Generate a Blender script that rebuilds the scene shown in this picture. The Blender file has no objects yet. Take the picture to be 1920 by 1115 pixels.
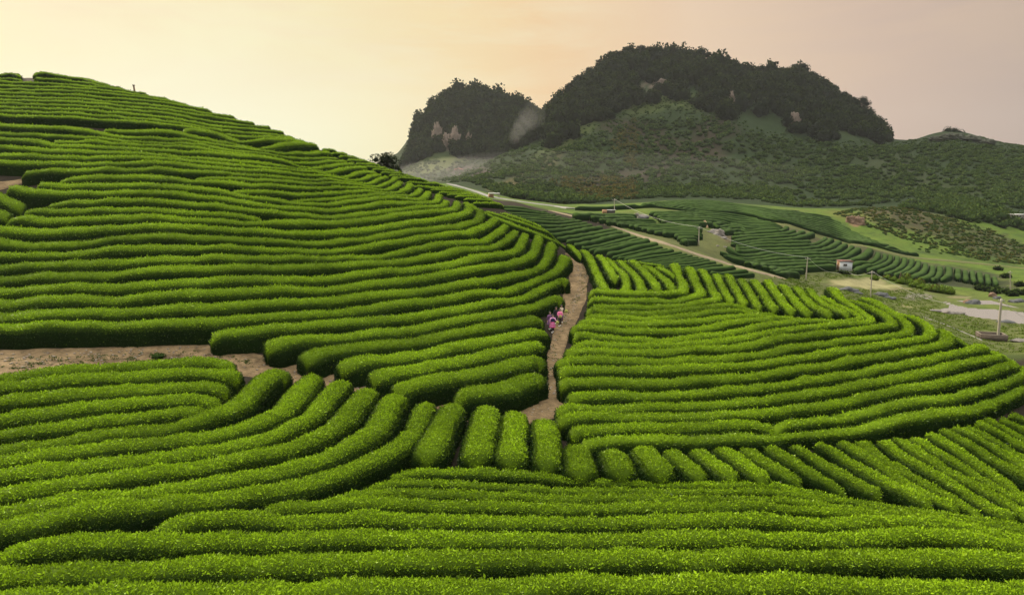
import bpy, math, random
import numpy as np
from mathutils import Vector, kdtree
D = bpy.data; S = bpy.context.scene; COL = S.collection
R = math.radians
rng = np.random.default_rng(7)

# ------------------------------------------------------------------ camera, sky, sun, exposure
CAMH, FPX, CX, CY, HOR = 12.0, 1280.0, 960.0, 557.5, 330.0
PITCH = math.atan((CY-HOR)/FPX)
cam = D.objects.new('camera', D.cameras.new('camera')); COL.objects.link(cam); S.camera = cam
cam.location = (0, 0, CAMH); cam.rotation_euler = (R(90)-PITCH, 0, 0)
cam.data.lens = 24.0; cam.data.sensor_width = 36.0; cam.data.clip_start = 0.5; cam.data.clip_end = 6000
S.render.resolution_x, S.render.resolution_y = 1024, 594
S.view_settings.view_transform = 'Standard'; S.view_settings.look = 'None'
S.view_settings.exposure = -0.18; S.view_settings.gamma = 1.0

SUN_AZ, SUN_EL = R(-50), R(25)          # azimuth from +Y towards +X, elevation
SUND = Vector((math.sin(SUN_AZ)*math.cos(SUN_EL), math.cos(SUN_AZ)*math.cos(SUN_EL), math.sin(SUN_EL)))
sun = D.objects.new('sun', D.lights.new('sun', 'SUN')); COL.objects.link(sun)
sun.data.energy = 5.0; sun.data.angle = R(12); sun.data.color = (1.0, 0.86, 0.62)
sun.rotation_euler = SUND.to_track_quat('Z', 'Y').to_euler(); sun.location = (-60, 60, 80)

class NT:
    """tiny helper for node trees"""
    def __init__(s, t): s.t = t; s.n = t.nodes; s.l = t.links
    def new(s, k, **kw):
        n = s.n.new(k)
        for a, v in kw.items():
            if a.startswith('i_'):
                key = a[2:]; key = int(key) if key.isdigit() else key.replace('_', ' ')
                n.inputs[key].default_value = v
            else: setattr(n, a, v)
        return n
    def ln(s, a, b): s.l.new(a, b)
    def math(s, op, a, b=None, c=None, clamp=False):
        n = s.n.new('ShaderNodeMath'); n.operation = op; n.use_clamp = clamp
        for i, v in enumerate((a, b, c)):
            if v is None: continue
            if isinstance(v, (int, float)): n.inputs[i].default_value = v
            else: s.l.new(v, n.inputs[i])
        return n.outputs[0]
    def mix(s, f, a, b, typ='MIX'):
        n = s.n.new('ShaderNodeMix'); n.data_type = 'RGBA'; n.blend_type = typ; n.clamp_factor = True
        for i, v in ((0, f), (6, a), (7, b)):
            if isinstance(v, (int, float)): n.inputs[i].default_value = v
            elif isinstance(v, tuple): n.inputs[i].default_value = v if len(v) == 4 else v+(1,)
            else: s.l.new(v, n.inputs[i])
        return n.outputs[2]
    def ramp(s, f, *stops, interp='LINEAR'):
        n = s.n.new('ShaderNodeValToRGB'); cr = n.color_ramp; cr.interpolation = interp
        while len(cr.elements) < len(stops): cr.elements.new(0.5)
        for e, (p, c) in zip(cr.elements, stops):
            e.position = p; e.color = (c, c, c, 1) if isinstance(c, (int, float)) else tuple(c)+(1,)
        s.l.new(f, n.inputs[0]); return n.outputs[0]
    def noise(s, vec, scale, detail=3, rough=0.55, dist=0.0):
        n = s.new('ShaderNodeTexNoise'); n.inputs['Scale'].default_value = scale
        n.inputs['Detail'].default_value = detail; n.inputs['Roughness'].default_value = rough
        n.inputs['Distortion'].default_value = dist
        if vec is not None: s.l.new(vec, n.inputs['Vector'])
        return n.outputs['Fac']

W = D.worlds.new('World'); S.world = W; W.use_nodes = True
w = NT(W.node_tree); w.n.clear()
sky = w.new('ShaderNodeTexSky'); sky.sky_type = 'NISHITA'; sky.sun_disc = False
sky.sun_elevation = SUN_EL; sky.sun_rotation = SUN_AZ; sky.dust_density = 4.0; sky.air_density = 1.5
tc = w.new('ShaderNodeTexCoord'); sep = w.new('ShaderNodeSeparateXYZ'); w.ln(tc.outputs['Generated'], sep.inputs[0])
# evening veil of thin high cloud: bright low down on the sun's side, dull mauve away from it; unseen zenith boosted to light the hedge tops
GLOW = Vector((math.sin(R(-26)), math.cos(R(-26)), 0.03)).normalized()
dot = w.new('ShaderNodeVectorMath', operation='DOT_PRODUCT'); w.ln(tc.outputs['Generated'], dot.inputs[0]); dot.inputs[1].default_value = GLOW
side = w.ramp(dot.outputs['Value'], (0.0, (0.13, 0.13, 0.14)), (0.30, (0.40, 0.33, 0.30)), (0.45, (0.54, 0.42, 0.36)), (0.60, (0.68, 0.51, 0.41)), (0.755, (0.88, 0.66, 0.47)),
              (0.87, (0.95, 0.64, 0.36)), (0.93, (1.0, 0.80, 0.46)), (0.965, (1.0, 0.93, 0.60)), (1.0, (1.0, 1.0, 0.74)))
up = w.ramp(sep.outputs['Z'], (0.0, 0.0), (0.28, 0.0), (0.60, 0.10), (0.88, 1.0), (1.0, 1.0))
over = w.mix(up, side, (5.6, 5.5, 5.1))
cm = w.new('ShaderNodeMapping'); w.ln(tc.outputs['Generated'], cm.inputs[0]); cm.inputs['Scale'].default_value = (1.6, 1.6, 9.0)
cn = w.noise(cm.outputs[0], 2.2, 6, 0.62, 0.6)
streak = w.ramp(cn, (0.42, 0.0), (0.66, 1.0))
upl = w.ramp(sep.outputs['Z'], (0.05, 0.0), (0.22, 1.0))
leftm = w.ramp(dot.outputs['Value'], (0.78, 0.0), (0.93, 1.0))
sf = w.math('MULTIPLY', w.math('MULTIPLY', streak, upl), leftm)
over = w.mix(w.math('MULTIPLY', sf, 0.95), over, (1.0, 0.94, 0.72))
over = w.mix(w.math('MULTIPLY', w.math('MULTIPLY', upl, leftm), 0.5), over, (1.0, 0.83, 0.47))
cn2 = w.noise(cm.outputs[0], 1.1, 5, 0.6, 0.8); dk = w.ramp(cn2, (0.42, 0.0), (0.62, 1.0))
over = w.mix(w.math('MULTIPLY', w.math('MULTIPLY', dk, upl), 0.28), over, (0.90, 0.66, 0.42))
veil = w.new('ShaderNodeBackground'); w.ln(over, veil.inputs[0]); veil.inputs[1].default_value = 1.1
bg = w.new('ShaderNodeBackground'); w.ln(sky.outputs[0], bg.inputs[0]); bg.inputs[1].default_value = 0.05
mx = w.new('ShaderNodeMixShader'); mx.inputs[0].default_value = 0.9
w.ln(bg.outputs[0], mx.inputs[1]); w.ln(veil.outputs[0], mx.inputs[2])
wo = w.new('ShaderNodeOutputWorld'); w.ln(mx.outputs[0], wo.inputs[0])

# ------------------------------------------------------------------ object helpers
def tag(o, label=None, cat=None, group=None, kind=None):
    if label: o['label'] = label
    if cat: o['category'] = cat
    if group: o['group'] = group
    if kind: o['kind'] = kind
    return o
def empty(name, loc, label, cat, group=None, rz=0.0):
    o = D.objects.new(name, None); COL.objects.link(o); o.location = loc; o.rotation_euler = (0, 0, rz)
    o.empty_display_size = 0.3
    return tag(o, label, cat, group)
def npmesh(name, co, quads=None, tris=None, mats=(), attrs=None, smooth=False, matidx=None):
    me = D.meshes.new(name); co = np.asarray(co, np.float32)
    nq = 0 if quads is None else len(quads); nt = 0 if tris is None else len(tris)
    me.vertices.add(len(co)); me.vertices.foreach_set('co', co.ravel())
    idx = []; starts = []; tot = 0
    if nq: idx.append(np.asarray(quads, np.int32).ravel()); starts.append(np.arange(nq, dtype=np.int32)*4); tot = nq*4
    if nt: idx.append(np.asarray(tris, np.int32).ravel()); starts.append(tot+np.arange(nt, dtype=np.int32)*3)
    idx = np.concatenate(idx); starts = np.concatenate(starts)
    me.loops.add(len(idx)); me.loops.foreach_set('vertex_index', idx)
    me.polygons.add(nq+nt); me.polygons.foreach_set('loop_start', starts)
    if smooth is True: me.polygons.foreach_set('use_smooth', np.ones(nq+nt, bool))
    elif smooth is not False: me.polygons.foreach_set('use_smooth', np.asarray(smooth, bool))
    for m in mats: me.materials.append(m)
    if matidx is not None: me.polygons.foreach_set('material_index', np.asarray(matidx, np.int32))
    for k, v in (attrs or {}).items():
        v = np.asarray(v, np.float32)
        if v.ndim == 1:
            a = me.attributes.new(k, 'FLOAT', 'POINT'); a.data.foreach_set('value', v)
        else:
            a = me.attributes.new(k, 'FLOAT_COLOR', 'POINT')
            if v.shape[1] == 3: v = np.concatenate([v, np.ones((len(v), 1), np.float32)], 1)
            a.data.foreach_set('color', v.ravel())
    me.update(calc_edges=True)
    return me
def link(name, me, parent=None, loc=(0, 0, 0)):
    o = D.objects.new(name, me); COL.objects.link(o); o.location = loc
    if parent is not None: o.parent = parent
    return o

def _h(i, j, k, s):
    n = (i*374761393 + j*668265263 + k*2147483647 + s*974634777) & 0x7fffffff
    n = ((n ^ (n >> 13)) * 1274126177) & 0x7fffffff
    return ((n ^ (n >> 16)) & 0xffff) / 65535.0
def vnoise(P, scale, seed=0):
    """value noise 0..1 at points P (n,3)"""
    q = np.asarray(P, np.float64)*scale; f = np.floor(q); i = f.astype(np.int64); u = q-f; u = u*u*(3-2*u); r = 0
    for dx in (0, 1):
        for dy in (0, 1):
            for dz in (0, 1):
                wgt = (u[:, 0] if dx else 1-u[:, 0])*(u[:, 1] if dy else 1-u[:, 1])*(u[:, 2] if dz else 1-u[:, 2])
                r = r + wgt*_h(i[:, 0]+dx, i[:, 1]+dy, i[:, 2]+dz, seed)
    return r
def fbm(P, scale, seed=0, oct=4, gain=0.5):
    a, t, s = 1.0, 0, 0
    for o in range(oct): t = t + a*vnoise(P, scale*2**o, seed+o*17); s += a; a *= gain
    return t/s

# ------------------------------------------------------------------ terrain: one height field
def ray(px, py):
    a = (np.asarray(px, float)-CX)/FPX; b = (CY-np.asarray(py, float))/FPX
    dy = math.cos(PITCH)+b*math.sin(PITCH); dz = -math.sin(PITCH)+b*math.cos(PITCH)
    return a/dy, dz/dy
CZ = """-150,1115,0 480,1115,0 960,1115,0 1440,1115,0 2060,1115,-.8
0,950,.4 480,950,.1 960,950,0 1440,950,-.3 1900,950,-1.6
0,830,1.0 300,830,.7 640,830,.3 960,860,0 1300,860,-.3 1600,850,-1.3 1900,850,-2.3
-120,700,2.1 100,700,1.9 300,690,1.7 500,700,1.4 700,740,.8 900,785,.3 1030,775,.2 1300,790,0 1600,780,-.7 1900,745,-1.1 2050,800,-2
0,655,2.2 380,652,2.2 1040,625,1.0 1075,545,2.2 1090,490,3.7
1300,700,.7 1600,700,.3 1100,650,.9 1500,620,1.4 1700,650,.8 1850,690,-.1
1690,585,-8.6 1850,590,-11.5 1910,590,-11.5 1780,575,-11.4 1860,570,-11.4 1871,640,-10.7 1920,662,-9.9 1800,612,-10.3 1735,560,-11.0"""
CYD = """1050,462,72 1200,498,69 1300,519,66.5 1400,535,64.5 1500,551,61.5 1600,575,57.5 1700,616,52 1800,657,47.5 1900,702,44
1100,548,57 1300,560,56 1500,600,50 1650,630,45.5
-120,614,42 0,614,42 -120,515,47 0,515,47 -120,427,52.6 0,427,53 -120,330,61 0,330,61.5 -120,233,74 0,233,74.5 0,147,99 80,149,99 -150,150,98
200,610,41.5 200,500,47 200,420,52.7 200,330,61 200,255,71.5 200,168,93 300,194,88
400,500,46.8 400,400,54 400,330,61.5 400,250,75 400,218,84
640,640,41.3 640,520,49 640,430,57 640,350,66 640,327,70 640,294,78 640,295,82
520,330,62 520,277,72 520,256,81 800,660,41 800,540,49 800,460,57 800,400,65 800,372,70 800,350,75 800,348,82
720,345,71.5 720,322,82 900,392,70 885,372,81
930,690,38.6 930,600,45 930,520,53 930,450,62 935,405,69 938,391,78 1000,425,71
1110,470,101 1110,425,119 1030,430,100 1030,400,123 960,386,107 1400,530,97 1400,505,104 1250,480,102 1250,455,113 1460,522,105
1110,414,126 1040,397,143 1513,528,120 1560,540,116 1632,560,112 1600,550,112
1600,516,145 1700,528,148 1850,543,145 1620,465,172 1750,497,170 1850,515,165 1380,500,120 1500,513,130 1380,440,158 1480,430,168 1540,450,172
1580,512,138 1200,430,140 1290,456,132 1120,405,152 1311,462,128 1220,400,165 1380,405,185 1338,420,165 1340,440,142
1380,399,194 1580,450,194 1735,479,190 1300,376,225 1450,392,230 1560,401,235 1690,454,206 1155,391,200 1200,384,205
1680,394,250 1800,430,240 1900,470,225 1900,500,190 1950,510,170
1070,391,205 1000,381,222 950,373,232 925,369,238 850,347,262
1100,378,300 1250,372,315 1400,372,330 1550,385,330 1700,392,320 1850,404,285 1905,415,280 1000,365,330
1000,330,380 1150,300,420 1300,300,420 1450,300,430 1600,300,430 1750,310,420 1900,320,400 2050,330,390
1100,232,470 1200,182,505 1300,180,505 1380,195,500 1500,240,480 1600,262,470
1038,215,520 1060,185,535 1090,164,545 1130,126,555 1185,108,565 1250,116,565 1330,128,565 1400,149,562 1480,156,557 1560,190,545 1610,219,532 1650,262,512 1700,268,500 1780,250,480 1840,264,470 1920,277,460 2050,290,455
760,312,600 772,300,610 785,264,625 800,230,635 818,201,640 840,182,645 870,175,648 910,183,645 950,200,640 985,214,635 1018,232,630
800,300,560 850,310,545 900,318,520 850,332,480 790,318,540 1030,240,485 950,287,430 890,328,395 870,340,370 800,325,500
820,270,590 900,270,585 960,262,570"""
CHID = """0,162,0,108 100,172,0,106 -150,165,0,106 200,185,0,101 300,210,0,97 400,230,0,93 0,195,0,116 100,205,0,114 200,225,0,110 300,248,0,106 400,268,0,102 520,265,0,90 640,304,0,92 720,337,0,92 800,358,0,92 930,404,0,88
640,330,0,104 800,375,0,101 930,420,0,96 1050,500,0,85 1200,545,0,84 1300,565,0,82 1400,590,0,80 1600,635,0,72 1700,655,0,67 1900,745,0,57
-150,330,0,150 200,330,0,150 500,340,0,150 700,345,0,130 -150,335,0,300 300,335,0,300 600,335,0,300 -150,335,0,700 300,335,0,700 600,330,0,700
700,326,0,560 1030,300,0,760 870,300,0,760 1200,250,0,720 1400,250,0,720 1650,320,0,680 1900,330,0,640 2100,330,0,640
960,335,0,1500 300,335,0,1500 1700,335,0,1500 720,326,0,112 2100,560,0,110 2100,520,0,200 -150,1500,0,9 960,1500,0,9 2060,1500,0,9 2200,800,0,30 2200,600,0,60"""
ctl = []
for s in CZ.split():
    px, py, z = map(float, s.split(',')); u, t = ray(px, py); ctl.append((u, (z-CAMH)/t, t))
for s in CYD.split():
    px, py, y = map(float, s.split(',')); u, t = ray(px, py); ctl.append((u, y, t))
for s in CHID.split():
    px, py, _, y = map(float, s.split(',')); u, t = ray(px, py); ctl.append((u, y, t))
ctl = np.array(ctl); VS = 0.42; CC = 0.035
cp = np.stack([ctl[:, 0], VS*np.log(ctl[:, 1])], 1)
def kern(a, b): return np.sqrt(((a[:, None]-b[None])**2).sum(-1)+CC**2)
n = len(cp); A = np.zeros((n+3, n+3)); A[:n, :n] = kern(cp, cp)-np.eye(n)*2e-4
A[:n, n] = A[n, :n] = 1; A[:n, n+1:] = cp; A[n+1:, :n] = cp.T
wts = np.linalg.solve(A, np.concatenate([ctl[:, 2], np.zeros(3)]))
U0, U1, NU = -1.15, 1.15, 461
V0, V1, NV = math.log(5.0), math.log(1600.0), 760
ug = np.linspace(U0, U1, NU); vg = np.linspace(V0, V1, NV)
TG = np.zeros((NV, NU))
for j in range(NV):
    q = np.stack([ug, np.full(NU, VS*vg[j])], 1)
    TG[j] = kern(q, cp)@wts[:n]+wts[n]+q@wts[n+1:]
YG = np.exp(vg)[:, None]*np.ones((1, NU)); XG = YG*ug[None]
ZG = CAMH+YG*TG
# rough, gullied mountain flanks and crags; the tea slopes stay smooth
Pm = np.stack([XG.ravel(), YG.ravel(), np.zeros(XG.size)], 1)
rough = (fbm(Pm, 1/60, 3, 5, 0.55).reshape(XG.shape)-0.5)
far = np.clip((YG-290)/120, 0, 1)
ZG += rough*22*far*np.clip((ZG+12)/45, 0.1, 1)*(1-.75*np.clip((XG/YG-.50)*8, 0, 1))
crag = (fbm(Pm, 1/24, 33, 4, .6).reshape(XG.shape)-.5)*13*np.clip((YG-470)/50, 0, 1)*np.clip((ZG-25)/30, 0, 1)*(1-np.clip((XG/YG-.50)*8, 0, 1)); ZG += crag
ZG += (fbm(Pm, 1/9, 9, 3).reshape(XG.shape)-0.5)*0.5*np.clip((YG-95)/60, 0, 1)
POND_Z = -11.35
TG = (ZG-CAMH)/YG
def ground(x, y):
    x = np.asarray(x, float); y = np.maximum(np.asarray(y, float), 5.01)
    fu = np.clip((x/y-U0)/(U1-U0)*(NU-1), 0, NU-1.001); fv = np.clip((np.log(y)-V0)/(V1-V0)*(NV-1), 0, NV-1.001)
    i = fu.astype(int); j = fv.astype(int); a = fu-i; b = fv-j
    return ((ZG[j, i]*(1-a)+ZG[j, i+1]*a)*(1-b)+(ZG[j+1, i]*(1-a)+ZG[j+1, i+1]*a)*b)
YM = np.exp(np.linspace(math.log(12), math.log(900), 2600))
HITTOL = .004
def at(px, py, h=0.0, ymin=12, ymax=900):
    """points of the land (raised by h) seen in the direction of photograph pixels px, py"""
    px = np.atleast_1d(np.asarray(px, float)); py = np.atleast_1d(np.asarray(py, float)); u, t = ray(px, py)
    out = np.zeros((len(px), 3)); at.hit = np.ones(len(px), bool); ys = YM[(YM >= ymin) & (YM <= ymax)]
    for k in range(len(px)):
        g = ground(u[k]*ys, ys)+h-(CAMH+t[k]*ys); m = np.nonzero(g >= 0)[0]
        if len(m) == 0: y = ys[np.argmax(g)]; at.hit[k] = g.max() > -HITTOL*y
        elif m[0] == 0: y = ys[0]
        else: i = m[0]; f = -g[i-1]/(g[i]-g[i-1]); y = ys[i-1]+f*(ys[i]-ys[i-1])
        out[k] = (u[k]*y, y, float(ground(u[k]*y, y)))
    return out

# ---- hedge rows, traced on the photograph, laid out on the hill by at() below ----
CROPS = dict(P=(0,0,1.0),M1=(1040,530,5.869),M2=(1320,520,5.869),M3=(1600,540,5.869),M4=(1040,680,5.869),M5=(1340,670,5.869),
 M6=(1600,660,5.869),N4=(1040,440,5.869),N5=(1100,360,5.869),N8=(900,360,5.869),S=(1380,380,5.869),T=(1600,400,5.869),
 E=(1380,790,5.869),G=(1600,740,5.869),H=(1600,890,5.869),J=(480,820,3.9125),K=(960,820,3.9125),LL=(0,810,3.9125),
 A0=(0,640,5.869),A1=(300,640,5.869),A2=(560,690,5.869))
ROWS = {}
ROWS['slope'] = """
@P 833,751 847,741 880,735 922,726 956,716 982,706 1000,704 1016,709 1026,720
@P 728,733 744,724 773,716 816,710 871,700 914,690 956,680 990,672 1004,670 1016,675 1028,687
@P 682,709 705,698 756,691 798,685 841,678 863,673 914,663 965,653 999,645 1013,646 1026,658
@P 625,689 642,680 671,676 713,670 756,665 807,658 850,649 871,646 922,636 965,626 999,618 1016,618 1033,632
@P 555,675 572,661 620,653 654,648 722,643 773,637 816,629 863,621 905,612 948,602 985,595 1004,594 1023,607
@P 487,650 504,642 522,637 556,632 628,627 688,623 730,619 782,612 833,603 851,598 902,590 936,581 970,569 1004,561 1030,555 1047,556 1060,566
@P 389,630 411,619 460,618 521,612 573,606 628,603 705,598 756,591 799,585 841,579 880,573 919,562 953,552 984,545 1004,535 1027,525 1047,520 1062,523 1071,532
@P 0,614 80,610 160,608 240,605 300,603 380,599 460,594 540,587 620,582 645,581 705,575 747,567 790,562 841,556 902,545 945,535 974,525 1013,510 1036,499 1045,489 1052,479
@P 0,589 80,587 160,584 240,580 320,576 380,572 460,568 540,563 628,558 713,549 781,542 800,540 868,532 919,518 962,506 1004,494 1016,480 1021,466 1027,449
@P 0,563 80,559 160,557 240,554 300,549 380,546 460,543 540,539 620,536 705,528 764,521 808,518 868,507 902,499 936,490 970,480 989,471 996,456 1003,437
@P 0,539 80,535 160,531 240,528 300,526 380,521 460,519 560,518 637,514 705,506 752,504 798,502 831,497 865,488 894,480 928,471 953,464 965,458 970,447 979,430
@P 0,515 80,512 160,508 240,503 320,498 380,497 460,497 560,496 628,494 679,489 730,489 764,487 798,482 831,475 865,466 902,461 926,453 946,440 962,424
@P 0,494 68,491 160,486 240,482 320,478 380,477 460,477 560,478 645,477 713,475 756,469 798,460 843,456 894,449 911,441 926,430 942,415
@P 0,472 80,470 160,465 240,460 320,458 400,457 487,460 560,463 645,463 705,458 756,451 800,443 843,439 868,435 890,425 909,415 922,404
@P 0,450 80,453 160,447 240,441 320,438 402,440 487,444 555,448 645,447 705,443 756,435 800,429 834,427 856,420 880,412 893,403 891,390
@P 0,426 80,430 160,426 240,423 320,419 402,423 487,428 555,431 645,431 713,425 767,416 800,413 831,408 860,400 871,393 870,382
@P 12,412 42,405 95,409 160,406 240,403 320,402 368,406 453,411 504,412 547,411 600,412 645,413 696,409 747,402 800,397 831,393 848,388 849,376
@P 40,396 65,387 119,391 187,389 240,388 320,388 368,392 445,398 479,401 495,407
@P 89,380 102,377 145,375 213,372 320,374 385,378 453,385 513,392 573,398 645,400 696,395 747,390 800,385 825,382 830,370
@P 6,356 22,348 68,357 119,358 240,357 320,358 368,362 445,371 496,378 555,384 620,387 679,383 740,378 800,377 812,373 816,361
@P 69,347 85,342 153,344 240,344 300,344 368,349 428,356 470,363 521,368 564,372 620,375 645,372 730,367 780,370 791,364 797,354
@P 537,368 556,364 620,364 713,359 764,363 772,360 782,348
@P 430,354 453,351 504,353 556,355 620,353 679,351 735,356 750,355 763,341
@P 106,338 128,331 204,329 300,330 377,335 436,339 504,342 573,344 645,343 700,347 726,350 745,335
@P 358,331 388,328 456,330 541,333 640,335 689,341 706,344 728,333 738,328
@P 41,323 68,318 187,315 300,315 400,318 470,321 556,326 620,327 662,334 686,338 709,328 722,325
@P 0,302 80,303 160,303 240,303 320,304 405,310 490,314 558,318 600,320 640,325 666,331 692,323 709,320
@P 0,289 80,291 160,292 240,292 320,294 405,300 473,305 541,309 592,313 620,320 642,325 666,318 700,315
@P 0,273 80,277 160,281 240,283 320,287 405,293 473,299 524,304 575,307 600,312 616,315 645,310 682,309
@P 0,258 51,261 102,266 160,271 240,274 320,279 405,284 473,290 533,296 570,304 591,306 625,303 660,302
@P 96,264 110,261 136,261 204,264 320,270 405,277 473,284 524,291 555,297 574,299 603,296 645,295
@P 0,246 80,248 160,253 240,259 320,264 388,269 439,276 490,282 530,288 552,291 586,289 630,289
@P 0,233 80,235 160,241 221,251 320,257 371,260 405,265 456,271 500,277 530,283 560,283 594,282 615,283
@P 186,246 196,242 273,245 320,248 354,253 397,259 439,263 478,271 500,276 533,271 576,269 592,272
@P 336,247 354,244 388,246 420,250 446,260 478,265 516,262 567,264
"""
ROWS['crown'] = """
@P 0,212 80,215 160,219 240,225 320,232 365,238 405,246 430,251 450,255 490,255 550,259
@P 0,205 160,212 320,226 400,240 416,243 473,248 507,252 545,256
@P 0,198 160,205 320,219 393,233 439,237 478,241 525,246
@P 0,191 160,198 320,212 390,225 440,231 500,238
@P 0,184 160,191 320,206 400,219 470,229
@P 0,178 160,185 320,200 400,213 440,220
@P 0,171 160,178 320,193 400,207
@P 0,165 160,171 280,183 360,197
@P 0,158 160,165 260,176 320,187
@P 0,151 120,157 200,164 275,176
@P 0,144 25,143 45,146
@P 72,145 140,151 200,161 240,169
@P 0,137 25,134 42,138
@P 54,138 80,136 110,139 165,149 215,162
"""
ROWS['edge'] = """
@P 0,392 15,396 26,404
@P 0,362 20,369 40,377 54,387
"""
ROWS['apron'] = """
@A0 0,385 600,340 1100,290 1500,270 1878,240 @A1 250,230 500,205 700,195 800,210 865,250
@A0 0,500 450,460 900,420 1250,395 1878,360 @A1 400,335 750,325 880,350 935,400
@A0 0,655 500,600 950,560 1500,520 1878,500 @A1 400,470 600,460 780,490 810,530
@A0 0,815 500,760 950,720 1450,670 1878,640 @A1 400,610 580,610 680,640 725,690
@A0 0,975 550,910 1000,860 1450,820 1878,770 @A1 350,745 450,740 530,785
@LL 0,90 250,60 @A0 950,1000 1450,960 1878,920 @A1 400,870 600,800 750,720 880,600 980,500 1080,400 1200,320 1300,305 1400,330 1460,390
@LL 0,175 400,120 800,80 1250,50 @A1 500,1020 850,950 1100,860 1250,760 1350,640 1440,520 1540,400 1640,345 1750,345 1830,420
@LL 0,300 450,240 850,200 1200,160 1500,120 @A1 870,1110 1100,1040 1350,960 1530,860 1650,720 1730,600 @A2 150,400 300,230 380,150 450,130 560,160 595,240
@LL 0,430 400,370 800,310 1200,270 1500,220 1878,170 @A2 0,820 200,720 350,620 470,500 550,380 620,270 720,215 820,205 900,260 912,310
@LL 0,560 450,490 850,440 1200,390 1500,350 1878,300 @A2 0,1030 350,930 570,820 700,720 790,600 870,450 930,350 1000,295 1100,290 1200,350 1225,400
@LL 0,700 450,620 900,540 1300,490 1600,460 1878,415 @J 300,310 @A2 430,1110 700,1000 950,900 1070,800 1160,650 1210,500 1260,400 1350,355 1460,360 1530,400 1555,440
"""
ROWS['stub'] = """
@P 798,863 816,828 833,790 852,764
@P 891,868 903,810 914,768
@P 956,872 961,820 966,774
@P 1025,877 1024,830 1017,787
@P 1086,880 1083,855 1078,838
@P 1160,882 1145,849
@P 1232,884 1200,845
@P 1303,883 1253,843
@P 1362,886 1302,844
@P 1422,891 1385,862 1346,836
@E 640,620 480,545 250,405 90,280
@E 1150,715 1050,680 800,560 550,400 350,262
@E 1500,765 1350,690 1100,540 850,380 610,240
@H 770,285 587,203 @E 1600,640 1350,490 1100,340 880,222
@H 1080,300 780,180 625,100 @E 1650,500 1400,350 1140,200
@H 1330,330 1040,180 900,100 @G 700,910 350,690 70,485
@H 1640,400 1290,180 1140,100 @G 900,880 600,680 305,480
@H 1900,400 1570,200 1380,100 @G 1100,870 750,630 475,432
@H 2080,330 1630,100 @G 1250,820 900,590 645,422
@G 1990,1115 1878,1050 1450,800 1100,570 815,392
@G 1990,920 1878,865 1600,740 1250,545 955,362
@G 1990,810 1878,755 1700,655 1400,500 1085,332
@G 1990,710 1878,655 1500,470 1215,322
@G 1990,605 1878,555 1600,430 1345,300
@G 1990,500 1878,450 1650,350 1445,252
@G 1990,405 1878,360 1615,236
@G 1990,300 1878,255 1725,186
"""
ROWS['front'] = """
@J 955,240 1020,200 1150,178 1400,190 1650,200 @K 0,212 250,230 500,250 800,262 1100,270 1400,275 @E 0,600 400,620 800,655 1000,690 1150,725
@J 755,330 830,275 1000,258 1300,265 @K 0,295 400,312 800,325 1200,325 @E 0,665 400,685 800,705 1100,725 @H 0,175 300,250 700,315 1100,345 1500,385 1878,465
@J 440,440 520,375 700,350 1000,350 1400,358 @K 0,378 500,385 1000,392 @E 0,765 500,775 900,790 @H 0,245 400,290 800,360 1200,410 1550,450 1878,505
@J 20,545 80,500 200,465 400,450 800,450 1200,455 @K 0,468 500,480 1000,472 1500,465 @E 0,860 500,870 900,890 @H 0,320 400,345 800,400 1200,455 1600,520 1878,560
@LL 1045,770 1100,700 1200,655 1400,625 1600,615 @J 0,578 400,585 900,575 1400,570 @K 0,580 500,590 1000,600 1400,590 @E 0,1040 600,1040 @H 0,465 400,480 800,510 1200,570 1600,620 1878,655
@LL -60,950 60,880 200,835 500,800 800,785 1200,785 @J 0,745 400,735 800,720 1300,715 @K 0,715 500,730 1000,735 1500,728 @H 0,640 500,655 1000,695 1500,745 1878,785
@LL 0,1020 400,1010 800,1000 1300,985 @J 0,930 500,905 1000,890 1500,880 @K 0,875 600,885 1200,885 @H 0,885 500,880 1000,885 1500,920 1878,975
@P 0,1119 300,1113 600,1105 @K 0,1075 600,1067 1200,1078 @P 1440,1096 1700,1100 1920,1108
"""
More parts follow.
